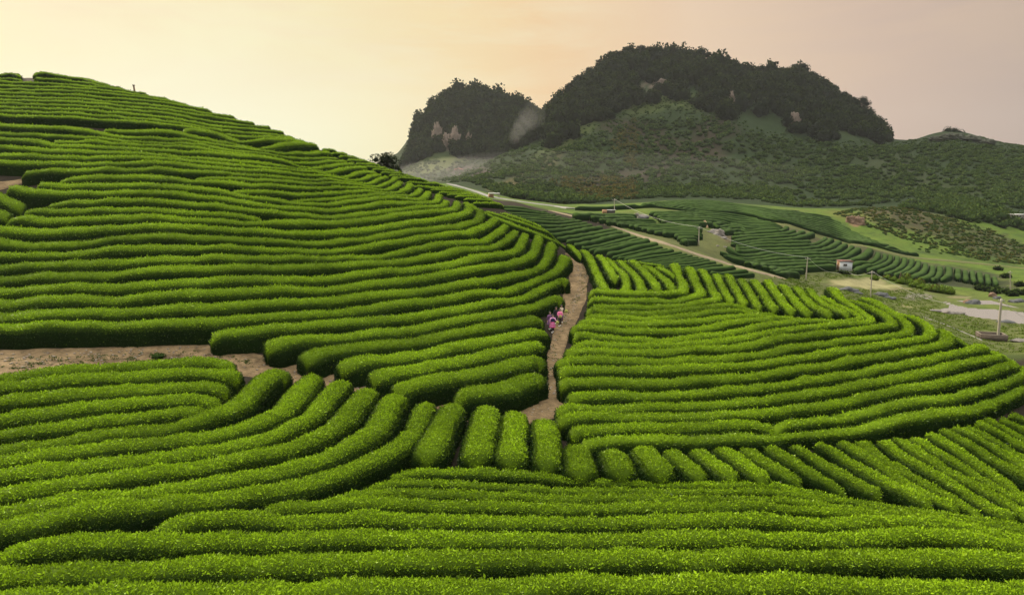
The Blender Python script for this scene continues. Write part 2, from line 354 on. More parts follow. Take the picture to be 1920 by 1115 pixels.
ROWS['mound'] = """
@M1 340,140 430,95 600,115 880,130 1150,115 1340,100 @N4 1372,590 1342,490 1300,390 1250,345
@M1 345,200 470,165 650,190 900,205 1200,195 1450,165 @N4 1550,655 1500,530 1440,400 1420,360
@M1 385,260 450,232 600,250 850,265 1100,268 1350,245 1600,205 1720,188 @N4 1715,690 1680,600 1620,470 1560,385
@M1 320,320 400,275 520,290 650,315 850,330 1100,328 1350,305 1600,275 @M2 200,312 330,306 500,325 680,350 800,362
@M1 300,395 400,350 600,375 900,390 1150,392 1400,370 1650,335 @M2 200,365 430,352 650,365 850,385 1000,395
@M1 230,465 300,420 500,435 750,460 1000,462 1250,455 1500,430 @M2 0,470 200,435 400,405 600,395 800,398 1080,410
@M1 140,540 220,475 400,495 600,525 900,540 1200,535 1500,510 @M2 0,545 250,500 450,465 650,440 900,425 1150,428 1480,430
@M1 170,610 230,585 450,597 750,610 1050,615 1350,600 1600,570 @M2 0,622 300,580 550,535 800,495 1100,460 1400,445 1600,437 1700,425 1640,370 1440,290 1260,180
@M1 160,710 220,665 400,670 700,680 1000,685 1300,670 1600,640 @M2 0,705 300,660 550,610 850,560 1150,525 1450,500 1700,480 1800,462 1790,430 1700,370 1580,300 1440,210 1340,150
@M1 75,800 160,745 350,760 700,770 1000,772 1300,755 1600,725 @M2 0,790 300,745 600,700 850,650 1150,600 1450,570 @M3 0,438 200,410 330,395 362,375 340,330 200,240 60,170 -60,110
@M1 -20,900 60,845 350,860 700,870 1000,865 1300,850 1600,830 @M2 0,885 300,850 550,815 850,760 1150,710 1450,660 @M3 0,530 250,505 450,475 540,450 535,400 460,340 330,270 180,195 30,125
@M1 0,1000 80,960 350,970 700,975 1000,965 1300,945 1600,925 @M2 0,985 300,945 550,925 850,870 1150,820 1450,770 @M3 0,625 300,580 550,545 720,520 775,485 760,440 660,370 500,290 300,205 130,125
@M4 0,240 80,200 350,210 600,220 900,215 1200,205 1500,185 @M5 0,230 300,180 600,130 850,85 1150,45 @M3 0,740 300,700 600,655 850,610 945,570 940,520 850,430 670,340 460,240 260,150
@M4 110,400 170,350 400,345 650,335 900,340 1200,325 1500,300 @M5 0,345 300,310 600,265 900,215 1200,165 @M3 0,880 300,830 600,780 850,730 1150,660 1325,615 1300,570 1150,500 950,400 750,310 560,230
@M4 -20,500 80,440 350,455 600,460 900,445 1200,440 1500,420 @M5 0,475 400,425 700,380 1000,340 1300,290 @M3 0,1015 300,975 550,930 850,860 1100,790 1350,725 1520,695 1500,650 1350,570 1150,470 950,370 780,300
@M4 -20,620 50,565 300,560 600,565 900,565 1200,550 1500,540 @M5 0,585 200,570 400,560 500,545 750,510 1000,480 1250,450 @M6 0,450 300,400 600,360 900,300 1150,235 1400,155 1600,90 1740,62 1700,20 1560,-60
@M4 135,770 180,715 400,700 700,690 1000,682 1300,675 1600,665 @M5 0,710 200,700 450,690 570,700 640,740
@M5 600,720 640,675 700,650 900,635 1150,610 1400,570 1650,540 @M6 0,620 200,580 500,515 800,475 1050,430 1300,350 1550,270 1878,145
@M4 240,870 350,820 600,820 900,810 1200,800 1500,795 @M5 0,845 400,825 600,800 800,760 1000,750 1300,740 1500,720 @M6 0,785 200,760 400,710 700,650 1000,595 1250,550 1500,450 1700,370 1878,290
"""
ROWS['fan'] = """
@N4 285,225 215,160 155,105
@N4 555,610 490,480 420,330 350,210 290,150
@N4 665,485 620,410 570,315 480,205
@N4 770,615 795,530 760,430 680,335 560,220
@N4 955,620 930,500 830,380 700,265
@N4 1130,610 1090,510 980,390 840,280
@N4 1290,600 1240,510 1130,420 970,318
@N4 1335,455 1200,380 1110,335
@M2 290,245 220,130 160,15 130,-30
@M2 440,275 370,150 280,5 255,-30
@M2 600,315 520,180 410,15
@M2 770,350 660,185 545,30
@M2 960,380 820,210 695,40
@M2 1140,390 980,230 845,70
@M2 1380,410 1150,260 1000,95
@M2 1580,412 1350,290 1140,120
"""
ROWS['spine'] = """
@P 868,379 900,393 940,412 985,431 1020,443 1046,455
@P 905,391 950,408 1000,426 1050,444 1090,458 1130,469 1180,482 1240,497
@P 938,396 990,415 1040,434 1100,455 1150,468 1200,479 1245,490
"""
ROWS['plotA'] = """
@N8 1035,262 @N5 0,262 300,262 550,265
@N5 50,285 300,288 540,290
@N5 140,306 450,315 760,328
@N5 218,327 500,335 780,347
@N5 335,347 800,358 1265,366
@N5 468,368 850,378 1270,386
@N5 533,387 900,396 1275,402
@N5 603,402 950,412 1270,418
@N5 668,420 950,428 1262,433
@N5 745,438 1000,444 1250,450
@N5 838,456 1050,462 1280,467
@N5 966,484 1120,484 1280,487
@N5 1012,512 1120,511 1228,512
@N5 1058,545 1140,544 1220,546
"""
ROWS['plotB'] = """
@N5 690,238 1100,232 1450,245 @S 0,150 250,195
@N5 740,260 1100,252 1450,262 @S 0,175 330,215
@N5 780,283 1100,275 1450,282 @S 0,198 420,228
@N5 800,306 1100,298 1450,303 @S 0,220 470,242
@N5 820,329 1100,321 1400,323 @S 0,243 510,256
@N5 860,350 1250,350 1370,350
@N5 1395,360 1600,345 @S 100,268 300,264 530,264
@N5 1425,386 1650,372 @S 150,287 400,278 530,273
@N5 1480,408 1700,398 @S 100,315 300,300 515,283
@N5 1510,434 1700,428 @S 100,334 300,318 520,300
"""
ROWS['plotC'] = """
@N5 1620,462 @S 0,350 250,338 480,315 570,272
@N5 1605,495 @S 0,380 300,362 550,348 650,310
@N5 1600,530 @S 50,408 350,390 600,368 745,318
@N5 1590,560 @S 100,438 400,420 650,398 790,360 850,338
@S 0,470 300,455 600,440 820,425
@S 0,505 350,485 700,470 900,440 990,388
@S 0,540 400,522 800,500 960,460 1055,405
@N5 1560,605 @S 0,575 400,555 850,530 1050,490 1135,432
@N5 1468,648 @S 0,610 400,590 850,565 1100,530 1205,462
@N5 1507,678 @S 30,640 400,625 900,600 1180,560 1285,485
@S 95,668 400,662 900,637 1200,600 1355,505
@S 185,695 500,692 900,668 1250,640 1420,580 1480,515
@S 285,725 700,722 1080,705
@S 340,752 600,748 760,745
@S 425,778 560,776 680,790
@S 1265,690 1400,655 @T 150,560 260,490 275,440
@T 10,630 130,590 250,550 345,500 345,450
@T 150,635 290,590 400,520 410,465
@T 270,650 400,605 480,540 482,480
@T 350,675 480,625 555,565 562,500
@T 450,682 590,620 640,560 640,510
@T 545,695 680,620 718,560 712,530
@T 640,710 760,660 795,600 790,560
@T 750,728 850,690 875,630 868,580
@T 870,738 930,700 955,640 948,592
@T 965,730 1040,700 1055,650 1048,600
@T 1150,720 1150,670 1150,625
@T 1240,740 1235,690 1228,630
@T 1325,755 1315,700 1305,645
@T 1405,765 1395,710 1385,660
@T 1490,775 1480,720 1468,678
@T 1570,782 1560,740 1550,700
"""

# ------------------------------------------------------------------ materials
def mat(name):
    m = D.materials.new(name); m.use_nodes = True; t = NT(m.node_tree); t.n.clear()
    return m, t, t.new('ShaderNodeOutputMaterial')
def objco(t): return t.new('ShaderNodeTexCoord').outputs['Object']
def simple(name, col, rough=0.8, metal=0.0, var=0.25, scale=3.0, bump=0.0, bscale=20):
    m, t, o = mat(name); co = objco(t); p = t.new('ShaderNodeBsdfPrincipled')
    nz = t.noise(co, scale, 4, 0.6); f = t.math('MULTIPLY_ADD', nz, 2*var, 1-var)
    c = t.mix(1.0, tuple(col), f, 'MULTIPLY'); t.ln(c, p.inputs['Base Color'])
    p.inputs['Roughness'].default_value = rough; p.inputs['Metallic'].default_value = metal
    if bump:
        b = t.new('ShaderNodeBump'); b.inputs['Strength'].default_value = bump; b.inputs['Distance'].default_value = 0.05
        t.ln(t.noise(co, bscale, 4, 0.6), b.inputs['Height']); t.ln(b.outputs[0], p.inputs['Normal'])
    t.ln(p.outputs[0], o.inputs[0]); return m
def foliage(name, dark, light, young, trans=0.35, gl=0.12, nscale=0.5):
    """leaf material: 'leaf' attribute = random per leaf, 'flush' = share of paler upper-leaf colour: new growth, plus painted top light on tea"""
    m, t, o = mat(name); co = objco(t)
    a = t.new('ShaderNodeAttribute', attribute_name='leaf').outputs['Fac']; fl = t.new('ShaderNodeAttribute', attribute_name='flush_lit').outputs['Fac']
    big = t.noise(co, nscale, 3, 0.6)
    f = t.math('ADD', t.math('MULTIPLY', a, 0.7), t.math('MULTIPLY', t.math('SUBTRACT', big, 0.35), 0.8), clamp=True)
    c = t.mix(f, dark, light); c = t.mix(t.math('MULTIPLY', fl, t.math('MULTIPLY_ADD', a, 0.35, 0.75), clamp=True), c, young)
    d = t.new('ShaderNodeBsdfDiffuse'); t.ln(c, d.inputs[0]); tr = t.new('ShaderNodeBsdfTranslucent'); t.ln(c, tr.inputs[0])
    m1 = t.new('ShaderNodeMixShader'); m1.inputs[0].default_value = trans; t.ln(d.outputs[0], m1.inputs[1]); t.ln(tr.outputs[0], m1.inputs[2])
    g = t.new('ShaderNodeBsdfGlossy'); g.inputs['Roughness'].default_value = 0.45; g.inputs[0].default_value = (0.8, 0.85, 0.7, 1)
    fr = t.new('ShaderNodeFresnel'); fr.inputs[0].default_value = 1.35
    m2 = t.new('ShaderNodeMixShader'); t.ln(t.math('MULTIPLY', fr.outputs[0], gl), m2.inputs[0]); t.ln(m1.outputs[0], m2.inputs[1]); t.ln(g.outputs[0], m2.inputs[2])
    t.ln(m2.outputs[0], o.inputs[0]); return m
TEA = foliage('tea_leaves', (0.006, 0.015, 0.004), (0.021, 0.046, 0.007), (0.24, 0.38, 0.012), gl=.04, trans=.15)  # near-black sides and bright tops carry painted shade and top light
TEAC = foliage('tea_twigs', (0.010, 0.018, 0.004), (0.026, 0.042, 0.007), (0.07, 0.12, 0.008), trans=0.0, gl=0.0, nscale=1.5)
TEAF = foliage('tea_far', (0.007, 0.018, 0.006), (0.015, 0.032, 0.009), (0.044, 0.076, 0.016), trans=0.0, gl=0.05, nscale=0.3)

# ------------------------------------------------------------------ tea hedges
def parse(spec):
    o = (0, 0, 1.0); pts = []
    for tk in spec.split():
        if tk[0] == '@': o = CROPS[tk[1:]]
        else: x, y = map(float, tk.split(',')); pts.append((o[0]+x/o[2], o[1]+y/o[2]))
    return np.array(pts)
def extend(p):
    if abs(p[0, 0]) < 4: p = np.vstack([p[0]+(p[0]-p[1])/max(1e-6, np.hypot(*(p[0]-p[1])))*230, p])
    if p[-1, 0] > 1912: p = np.vstack([p, p[-1]+(p[-1]-p[-2])/max(1e-6, np.hypot(*(p[-1]-p[-2])))*430])
    return p
def catmull(p, step=7.0):
    if len(p) < 3:
        n = max(2, int(np.hypot(*(p[1]-p[0]))/step)); f = np.linspace(0, 1, n)[:, None]; return p[0]*(1-f)+p[1]*f
    q = np.vstack([2*p[0]-p[1], p, 2*p[-1]-p[-2]]); out = []
    for i in range(1, len(q)-2):
        P0, P1, P2, P3 = q[i-1:i+3]; t0 = 0; t1 = t0+max(1e-3, np.hypot(*(P1-P0)))**.5; t2 = t1+max(1e-3, np.hypot(*(P2-P1)))**.5; t3 = t2+max(1e-3, np.hypot(*(P3-P2)))**.5
        n = max(2, int(np.hypot(*(P2-P1))/step)); t = np.linspace(t1, t2, n, endpoint=False)[:, None]
        A1 = (t1-t)/(t1-t0)*P0+(t-t0)/(t1-t0)*P1; A2 = (t2-t)/(t2-t1)*P1+(t-t1)/(t2-t1)*P2; A3 = (t3-t)/(t3-t2)*P2+(t-t2)/(t3-t2)*P3
        B1 = (t2-t)/(t2-t0)*A1+(t-t0)/(t2-t0)*A2; B2 = (t3-t)/(t3-t1)*A2+(t-t1)/(t3-t1)*A3
        out.append((t2-t)/(t2-t1)*B1+(t-t1)/(t2-t1)*B2)
    return np.vstack(out+[p[-1:]])
def resample(P, step):
    d = np.r_[0, np.cumsum(np.hypot(np.diff(P[:, 0]), np.diff(P[:, 1])))]; n = max(5, int(d[-1]/step)+1); s = np.linspace(0, d[-1], n)
    return np.stack([np.interp(s, d, P[:, k]) for k in range(P.shape[1])], 1)
def smooth(P, k):
    for _ in range(k):
        Q = P.copy(); Q[1:-1] = (P[:-2]+2*P[1:-1]+P[2:])/4; P = Q
    return P
FAM = {}   # family: (mode, height used to read the trace, ymin, ymax)
FAMOPT = dict(slope=('crest', .9, 30, 92), crown=('crest', .8, 55, 108), edge=('crest', .9, 40, 70), apron=('crest', .9, 16, 50),
              stub=('mid', .85, 16, 60), front=('crest', .85, 12, 50), mound=('crest', .85, 20, 72), fan=('mid', .85, 40, 73), spine=('mid', .5, 55, 76),
              far_slope=('mid', .6, 92, 150), shoulder=('mid', .45, 62, 92), plotA=('mid', .7, 100, 200), plotB=('mid', .7, 120, 215), plotC=('mid', .7, 110, 200), ridge_plot=('mid', .7, 180, 260))
def poly(s): return np.array([tuple(map(float, q.split(','))) for q in s.split()])
def lerpc(c, x): return np.interp(x, c[:, 0], c[:, 1])
# families laid out between two boundary lines
SIL = poly("560,256 590,266 640,290 700,305 760,322 820,338 884,361 925,376 960,402 1000,420 1050,441 1110,464 1160,478 1200,487 1260,498 1330,507 1400,518 1450,528")
RID = poly("590,271 615,283 645,296 683,311 720,324 745,331 775,347 800,350 820,357 845,363 870,371 890,380 905,387")
lines = []
for k in range(19):
    x0 = 604+k*15.6; y0 = lerpc(RID, x0)+1; n = 0; pts = [(x0, y0)]
    for dx in range(6, 130, 6):
        x = x0+dx; y = y0+0.085*dx-0.00025*dx*dx; pts.append((x, y))
        if y < lerpc(SIL, x)-4: break
        if x > 939: break
    lines.append(np.array(pts))
ROWP = {'shoulder': [l for l in lines if len(l) > 2]}
ENDS = poly("1026,397 1041,401 1053,405 1065,408 1079,411 1091,415 1101,419 1110,423 1129,428 1156,433 1166,437.5 1180,442.6 1195,447 1207,449.5 1217,453.7 1233,458.8 1243,462 1253,464.8 1263.5,467 1279,471 1289,474 1299,476.7 1309.6,480 1320,482.7 1330,486 1342,490.3 1355.6,494.6 1369,498 1379.5,501.4 1403,508.2 1415,511.6")
SLO = np.interp(np.arange(31), [0, 4, 7, 12, 16, 20, 26, 30], [.12, 0.02, -.10, -.20, -.23, -.20, -.12, -.07])
lines = []
for k, (x1, y1) in enumerate(ENDS):
    pts = [(x1, y1)]
    for dx in range(8, 230, 8):
        x = x1-dx; bend = 0.0005*dx*dx*(1 if k > 8 else 0.2)*np.sign(-SLO[k]); y = y1-SLO[k]*dx-bend*0.6; pts.append((x, y))
        if y > lerpc(SIL, x)+5 or x < 932: break
    lines.append(np.array(pts)[::-1])
ROWP['far_slope'] = lines
TC_ = poly("1155,391 1200,386 1260,378 1300,376.5 1345,378 1400,387 1450,394 1520,397 1560,403 1590,420 1640,441 1690,456 1742,464")
DC_ = poly("1150,398 1200,398 1260,396 1340,396 1380,398 1430,408 1480,421 1530,435 1580,449 1630,461 1680,471 1735,478")
ROWP['ridge_plot'] = []
for k in range(11):
    f = (k+0.6)/11; x1 = 1530+f*200 if k else 1500; xs = np.linspace(1160 if k > 3 else 1225, x1, 24)
    ROWP['ridge_plot'].append(np.stack([xs, lerpc(TC_, xs)*(1-f)+lerpc(DC_, xs)*f], 1))
ROWP['ridge_plot'].insert(0, poly("1078,401 1120,395 1160,391 1200,386 1235,380"))
for k, v in ROWS.items(): ROWP[k] = [parse(s) for s in v.strip().splitlines()]

hedges = []
for fam, lst in ROWP.items():
    mode, h0, y0, y1 = FAMOPT[fam]
    HITTOL = .012 if fam in ('mound', 'fan', 'spine') else .004
    for i, p in enumerate(lst):
        if fam == 'stub' and i > 3: p = np.vstack([p[0]+(p[0]-p[1])/np.hypot(*(p[0]-p[1]))*14, p])
        c = catmull(extend(p), 6.0); W3 = at(c[:, 0], c[:, 1], h0, y0, y1)[:, :2]; W3 = W3[at.hit]
        if len(W3) < 4: continue
        dd = np.hypot(*np.diff(W3, axis=0).T); L = dd.sum(); step = 0.25
        W3 = resample(W3, step); W3 = smooth(W3, 8 if fam in ('mound', 'slope') else 20)
        hedges.append(dict(fam=fam, i=i, P=W3, mode=mode, far=W3[:, 1].mean()))
def normals2(P):
    T = np.gradient(P, axis=0); T /= np.maximum(1e-9, np.hypot(T[:, 0], T[:, 1]))[:, None]; return T, np.stack([T[:, 1], -T[:, 0]], 1)
def spacing():
    n = sum(len(h['P']) for h in hedges); kd = kdtree.KDTree(n); own = np.zeros(n, int); c = 0; TA = np.zeros((n, 2))
    for hi, h in enumerate(hedges):
        TA[c:c+len(h['P'])] = normals2(h['P'])[0]
        for q in h['P']: kd.insert((q[0], q[1], 0), c); own[c] = hi; c += 1
    kd.balance()
    for hi, h in enumerate(hedges):
        P = h['P']; T, N = normals2(P); w = np.full(len(P), 1.6)
        for k in range(0, len(P), 2):
            best = [9, 9]
            for co, idx, d in kd.find_range((P[k, 0], P[k, 1], 0), 2.6):
                if own[idx] == hi: continue
                v0 = co[0]-P[k, 0]; v1 = co[1]-P[k, 1]; lat = v0*N[k, 0]+v1*N[k, 1]; lon = v0*T[k, 0]+v1*T[k, 1]
                if abs(lon) > abs(lat)*0.8: continue
                if abs(TA[idx] @ T[k]) < .8: continue
                s = 0 if lat > 0 else 1
                if d < best[s]: best[s] = d
            w[k] = (min(best) if max(best) > 8 else min(best)*.6+max(best)*.4) if min(best) < 9 else np.nan
            if k+1 < len(P): w[k+1] = w[k]
        med = np.nanmedian(w) if np.isfinite(w).any() else 1.5
        w[~np.isfinite(w)] = med; w = np.minimum(w, med*1.25)
        h['pitch'] = smooth(w[:, None], 30)[:, 0]; h['med'] = med
spacing()
for h in hedges:      # a trace along the back edge of a hedge's top: step to its middle
    if h['mode'] == 'crest':
        T, N = normals2(smooth(h['P'], 10)); h['P'] = smooth(h['P']+N*(0.34*np.clip(h['pitch'], .8, 1.9))[:, None], 4)
spacing()
PROF = [(-1.0, -0.12), (-0.98, .18), (-1.0, .42), (-.95, .66), (-.83, .84), (-.60, .95), (-.32, 1.0), (0, 1.015), (.32, 1.0), (.60, .95), (.83, .84), (.95, .66), (1.0, .42), (.98, .18), (1.0, -0.12)]
PROF = np.array(PROF); NP_ = len(PROF)
def hedge_mesh(h, name):
    tone = rng.normal(0, .07); far = h['far']; step = float(np.clip(far*0.006, .16, 1.0)); P = resample(np.column_stack([h['P'], h['pitch']]), step)
    pitch = np.clip(P[:, 2], .7, dict(shoulder=.75, spine=1.35, crown=1.1, fan=1.1, stub=1.5 if h['i'] < 7 else 1.12).get(h['fam'], 2.4)); P = P[:, :2]; T, N = normals2(P); n = len(P)
    tight = dict(front=.335, apron=.405, slope=.41, mound=.405, crown=.40, stub=.49 if h['i'] < 7 else .435, fan=.43, plotC=.44, plotA=.44, plotB=.44, ridge_plot=.44).get(h['fam'], .41)
    hw = pitch*tight; ht = np.clip(0.70*pitch+0.12, .5, 1.2)*dict(shoulder=.75, spine=.55).get(h['fam'], 1)
    nzp = np.column_stack([P, P[:, 0]*0]); hw = hw*(1+(vnoise(nzp, .9, 51)-.5)*.16+(vnoise(nzp, .22, 52)-.5)*.12); ht = ht*(1+(vnoise(nzp, .6, 53)-.5)*.14)
    s = np.r_[0, np.cumsum(np.hypot(*np.diff(P, axis=0).T))]; L = s[-1]; e = np.minimum(s, L-s); r = np.minimum(hw*1.1, L/3)
    cap = np.clip(1-(1-np.clip(e/(r*.85), 0, 1))**2.6, 0, 1)**(1/2.6); capw = .2+.8*cap; caph = .62+.38*cap
    cz = ground(P[:, 0], P[:, 1])
    X = P[:, None, :]+N[:, None, :]*(hw*capw)[:, None, None]*PROF[None, :, 0, None]
    gz = ground(X[..., 0], X[..., 1]); t = np.clip(PROF[:, 1], 0, 1)[None]
    Z = (gz*(1-t)+(cz[:, None]*0.45+gz*0.55)*t)+(ht*caph)[:, None]*PROF[None, :, 1]
    V = np.dstack([X, Z]); nrm = np.zeros_like(V)
    prof_n = np.gradient(PROF, axis=0); pn = np.stack([prof_n[:, 1]*-1, prof_n[:, 0]], 1); pn /= np.hypot(*pn.T)[:, None]
    pn = pn*np.array([1, 1]); pn[PROF[:, 0]*pn[:, 0] < 0] *= -1; pn[:, 1] = np.abs(pn[:, 1])
    nrm[..., :2] = N[:, None, :]*pn[None, :, 0, None]; nrm[..., 2] = pn[None, :, 1]
    fl = V.reshape(-1, 3); k = float(np.clip(far/45, .8, 2.0))
    big = vnoise(fl, 1.1, 5)-.5; rg = float(np.interp(far, [28, 60], [1.7, .9])); d = big*.11+((vnoise(fl, 3.3/k, 6)-.5)*.08+(vnoise(fl, 8/k, 8)-.5)*.045)*rg
    lump = (vnoise(np.column_stack([P, P[:, 0]*0]), .55, 11)-.5)[:, None].repeat(NP_, 1).ravel()*.10
    amp = np.clip(ht/.8, .5, 1).repeat(NP_); fl = fl+nrm.reshape(-1, 3)*(d*amp)[:, None]; fl[:, 2] += lump*np.tile(t[0], n)
    # quads
    a = np.arange(n-1)[:, None]*NP_+np.arange(NP_-1)[None]; Q = np.stack([a, a+1, a+1+NP_, a+NP_], -1).reshape(-1, 4)
    c0 = len(fl); fl = np.vstack([fl, fl[:NP_].mean(0), fl[-NP_:].mean(0)])
    j = np.arange(NP_-1); TR = np.concatenate([np.stack([j+1, j, np.full_like(j, c0)], 1), np.stack([(n-1)*NP_+j, (n-1)*NP_+j+1, np.full_like(j, c0+1)], 1)])
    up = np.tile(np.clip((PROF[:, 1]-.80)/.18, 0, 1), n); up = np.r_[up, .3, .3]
    leaf = vnoise(fl, 5/k, 21); leaf = np.clip((leaf-.5)*1.6+.5, 0, 1); flush_lit = up*(.55+.7*fbm(fl, .35, 22, 2))
    if far > 96: return npmesh(name, fl, Q, TR, (TEAF,), dict(leaf=leaf, flush_lit=flush_lit*.8), smooth=True)
    # leaves
    G = fl[:n*NP_].reshape(n, NP_, 3); e1 = G[:-1, 1:]-G[:-1, :-1]; e2 = G[1:, :-1]-G[:-1, :-1]
    cr = np.cross(e1, e2); area = np.linalg.norm(cr, axis=2); cen = G[:-1, :-1]
    px_, ok = cen[..., 0]/np.maximum(cen[..., 1], 1), None
    vis = (np.abs(px_) < .93) & (cen[..., 1] > 13)
    Lf = float(np.interp(far, [25, 40, 60, 85], [.078, .092, .12, .125])); ro = float(np.interp(far, [28, 60], [1.0, .25])); cov = COVER*np.interp(far, [20, 40, 60, 85], [1.05, .7, .5, .35])
    wgt = area*vis*np.where(PROF[:-1, 1] < .3, .45, 1)[None]; tot = wgt.sum(); N_ = int(tot*cov/(.22*Lf*Lf))
    mats = [TEA, TEA]; flush_lit = flush_lit*np.interp(far, [22, 60], [.28, .50]); leaf = leaf*np.interp(far, [22, 60], [.15, .5])  # core colour dimmed to stand in for the leaves' self-shadow
    if N_ > 4:
        cum = np.cumsum(wgt.ravel())/tot; idx = np.searchsorted(cum, rng.random(N_)); ii, jj = np.divmod(idx, NP_-1)
        a_, b_ = rng.random((2, N_, 1)); base = G[ii, jj]*(1-a_)*(1-b_)+G[ii, jj+1]*a_*(1-b_)+G[ii+1, jj]*(1-a_)*b_+G[ii+1, jj+1]*a_*b_
        nn = cr[ii, jj]; nn /= np.maximum(1e-9, np.linalg.norm(nn, axis=1))[:, None]; flip = (nn*nrm[ii, jj]).sum(1) < 0; nn[flip] *= -1
        dirr = nn*rng.uniform(-.1, .30+.25*ro, (N_, 1))+rng.normal(0, .75, (N_, 3)); dirr[:, 2] += .35+.25*ro; dirr /= np.linalg.norm(dirr, axis=1)[:, None]
        side = np.cross(dirr, rng.normal(0, 1, (N_, 3))+nn*.2); side /= np.maximum(1e-6, np.linalg.norm(side, axis=1))[:, None]
        ln = Lf*rng.uniform(.6, 1.35, (N_, 1)); sprig = rng.random((N_, 1)) < .03+.04*ro; ln = np.where(sprig, ln*1.6, ln)
        base = base+nn*rng.uniform(-.04, .025+.035*ro, (N_, 1))*Lf/.09; w_ = ln*.22
        v = np.stack([base, base+dirr*ln*.5+side*w_, base+dirr*ln, base+dirr*ln*.5-side*w_], 1).reshape(-1, 3); q = len(fl)+np.arange(N_*4).reshape(-1, 4)
        rr = rng.random(N_); clump = vnoise(base, 2.2, 31); lf = np.clip(rr*.7+clump*.5-.12+tone, 0, 1)
        tz = np.clip((PROF[jj, 1]-.80)/.18, 0, 1); fsh = np.clip(tz*(.5+.7*fbm(base, .35, 22, 2)+tone)+.3*(rng.random(N_) < .04), 0, 1)  # bright top band: new growth plus top light painted into the colour
        nc = len(fl); fl = np.vstack([fl, v]); leaf = np.r_[leaf, lf.repeat(4)]; flush_lit = np.r_[flush_lit, fsh.repeat(4)]
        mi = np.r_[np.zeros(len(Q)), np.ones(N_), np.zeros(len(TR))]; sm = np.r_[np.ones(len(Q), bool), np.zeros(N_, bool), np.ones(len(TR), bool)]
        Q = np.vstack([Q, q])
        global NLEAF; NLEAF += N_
        return npmesh(name, fl, Q, TR, mats, dict(leaf=leaf, flush_lit=flush_lit), smooth=sm, matidx=mi)
    return npmesh(name, fl, Q, TR, mats, dict(leaf=leaf, flush_lit=flush_lit), smooth=True)
NLEAF = 0; COVER = 0.95
ONES = 'zeroth first second third fourth fifth sixth seventh eighth ninth tenth eleventh twelfth thirteenth fourteenth fifteenth sixteenth seventeenth eighteenth nineteenth twentieth'.split()
def ordinal(k): return ONES[k] if k <= 20 else ({2: 'twenty', 3: 'thirty', 4: 'forty'}[k//10]+('-'+ONES[k % 10] if k % 10 else '') if k % 10 else {3: 'thirtieth', 4: 'fortieth'}[k//10])
LAB = dict(slope='{} tea hedge up from the dirt track on the big left hillside',
 crown='{} tea hedge above the dark bank near the top of the left hill', edge='short tea hedge at the left picture edge beside the bare patch, {} from below',
 apron='{} bright tea hedge below the dirt track at lower left, counted from the track',
 stub='{} short bright hedge from the left in the fan below the track', front='{} long tea hedge of the near bottom block, counted from the fan downwards',
 mound='{} curved tea hedge down the mound right of the path, counted from its top', fan='{} hedge from the path in the upright fan on top of the mound',
 spine='{} narrow tea hedge along the skyline of the mound', far_slope='{} hedge from the top on the slope beyond the mound, left of the dirt road',
 shoulder='{} short dark hedge from the top on the hill shoulder below the lone tree', plotA='{} dark hedge from the top in the plot right of the dirt road',
 plotB='{} dark hedge from the top in the plot above the leaning rocks', plotC='{} dark hedge from the top in the curved valley plot around the small hut',
 ridge_plot='{} hedge from the top in the far plot on the low ridge')
GRP = dict(slope='clipped tea hedges of the left hillside', crown='tea hedges near the top of the left hill', edge='short hedges at the left edge', apron='tea hedges below the dirt track',
 stub='short hedges of the bright fan', front='long hedges of the near block', mound='curved hedges of the mound', fan='upright hedges on the mound', spine='skyline hedges of the mound', far_slope='hedges on the slope beyond the mound',
 shoulder='dark hedges on the hill shoulder', plotA='hedges right of the dirt road', plotB='hedges above the leaning rocks', plotC='hedges of the curved valley plot', ridge_plot='hedges on the low far ridge')
for h in hedges:
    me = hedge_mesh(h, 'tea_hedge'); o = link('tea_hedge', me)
    tag(o, LAB[h['fam']].format(ordinal(h['i']+1)), 'tea hedge', GRP[h['fam']])


# ------------------------------------------------------------------ the land
def inpoly(px, py, pg):
    r = np.zeros(px.shape, bool); j = len(pg)-1
    for i in range(len(pg)):
        xi, yi = pg[i]; xj, yj = pg[j]
        c = ((yi > py) != (yj > py)) & (px < (xj-xi)*(py-yi)/(yj-yi+1e-12)+xi); r ^= c; j = i
    return r
UU = XG/YG; TT = (ZG-CAMH)/YG; cth, sth = math.cos(PITCH), math.sin(PITCH)
bb = (TT*cth+sth)/(cth-TT*sth); PYG = CY-bb*FPX; PXG = CX+UU*(cth+bb*sth)*FPX   # where each bit of land shows, to lay out its cover
P3 = np.stack([XG.ravel(), YG.ravel(), ZG.ravel()], 1); nz1 = fbm(P3, 1/14, 41, 4).reshape(XG.shape); nz2 = fbm(P3, 1/3.0, 43, 3).reshape(XG.shape); nz3 = fbm(P3, 1/40, 47, 4).reshape(XG.shape)
C = np.zeros(XG.shape+(3,)); C[:] = (0.022, 0.017, 0.011)                       # litter-dark soil under the tea
def put(mask, col, wob=0.25):
    m = np.clip(mask, 0, 1)[..., None]; C[:] = C*(1-m)+np.array(col)*(1+wob*(nz2[..., None]*2-1))*m
def blob(px, py, rx, ry, y0, y1, ang=0, soft=.35, n=.5):
    a = R(ang); dx = PXG-px; dy = PYG-py; X_ = (dx*math.cos(a)+dy*math.sin(a))/rx; Y_ = (-dx*math.sin(a)+dy*math.cos(a))/ry
    d = np.hypot(X_, Y_)+(nz1-.5)*n+(nz2-.5)*n*1.6; return np.clip((1-d)/soft, 0, 1)*(YG > y0)*(YG < y1)
grassy = np.clip((YG-78)/6, 0, 1)*np.clip((UU-.05)*30+(YG-150)/10, 0, 1); put(grassy, (0.066, 0.105, 0.013))
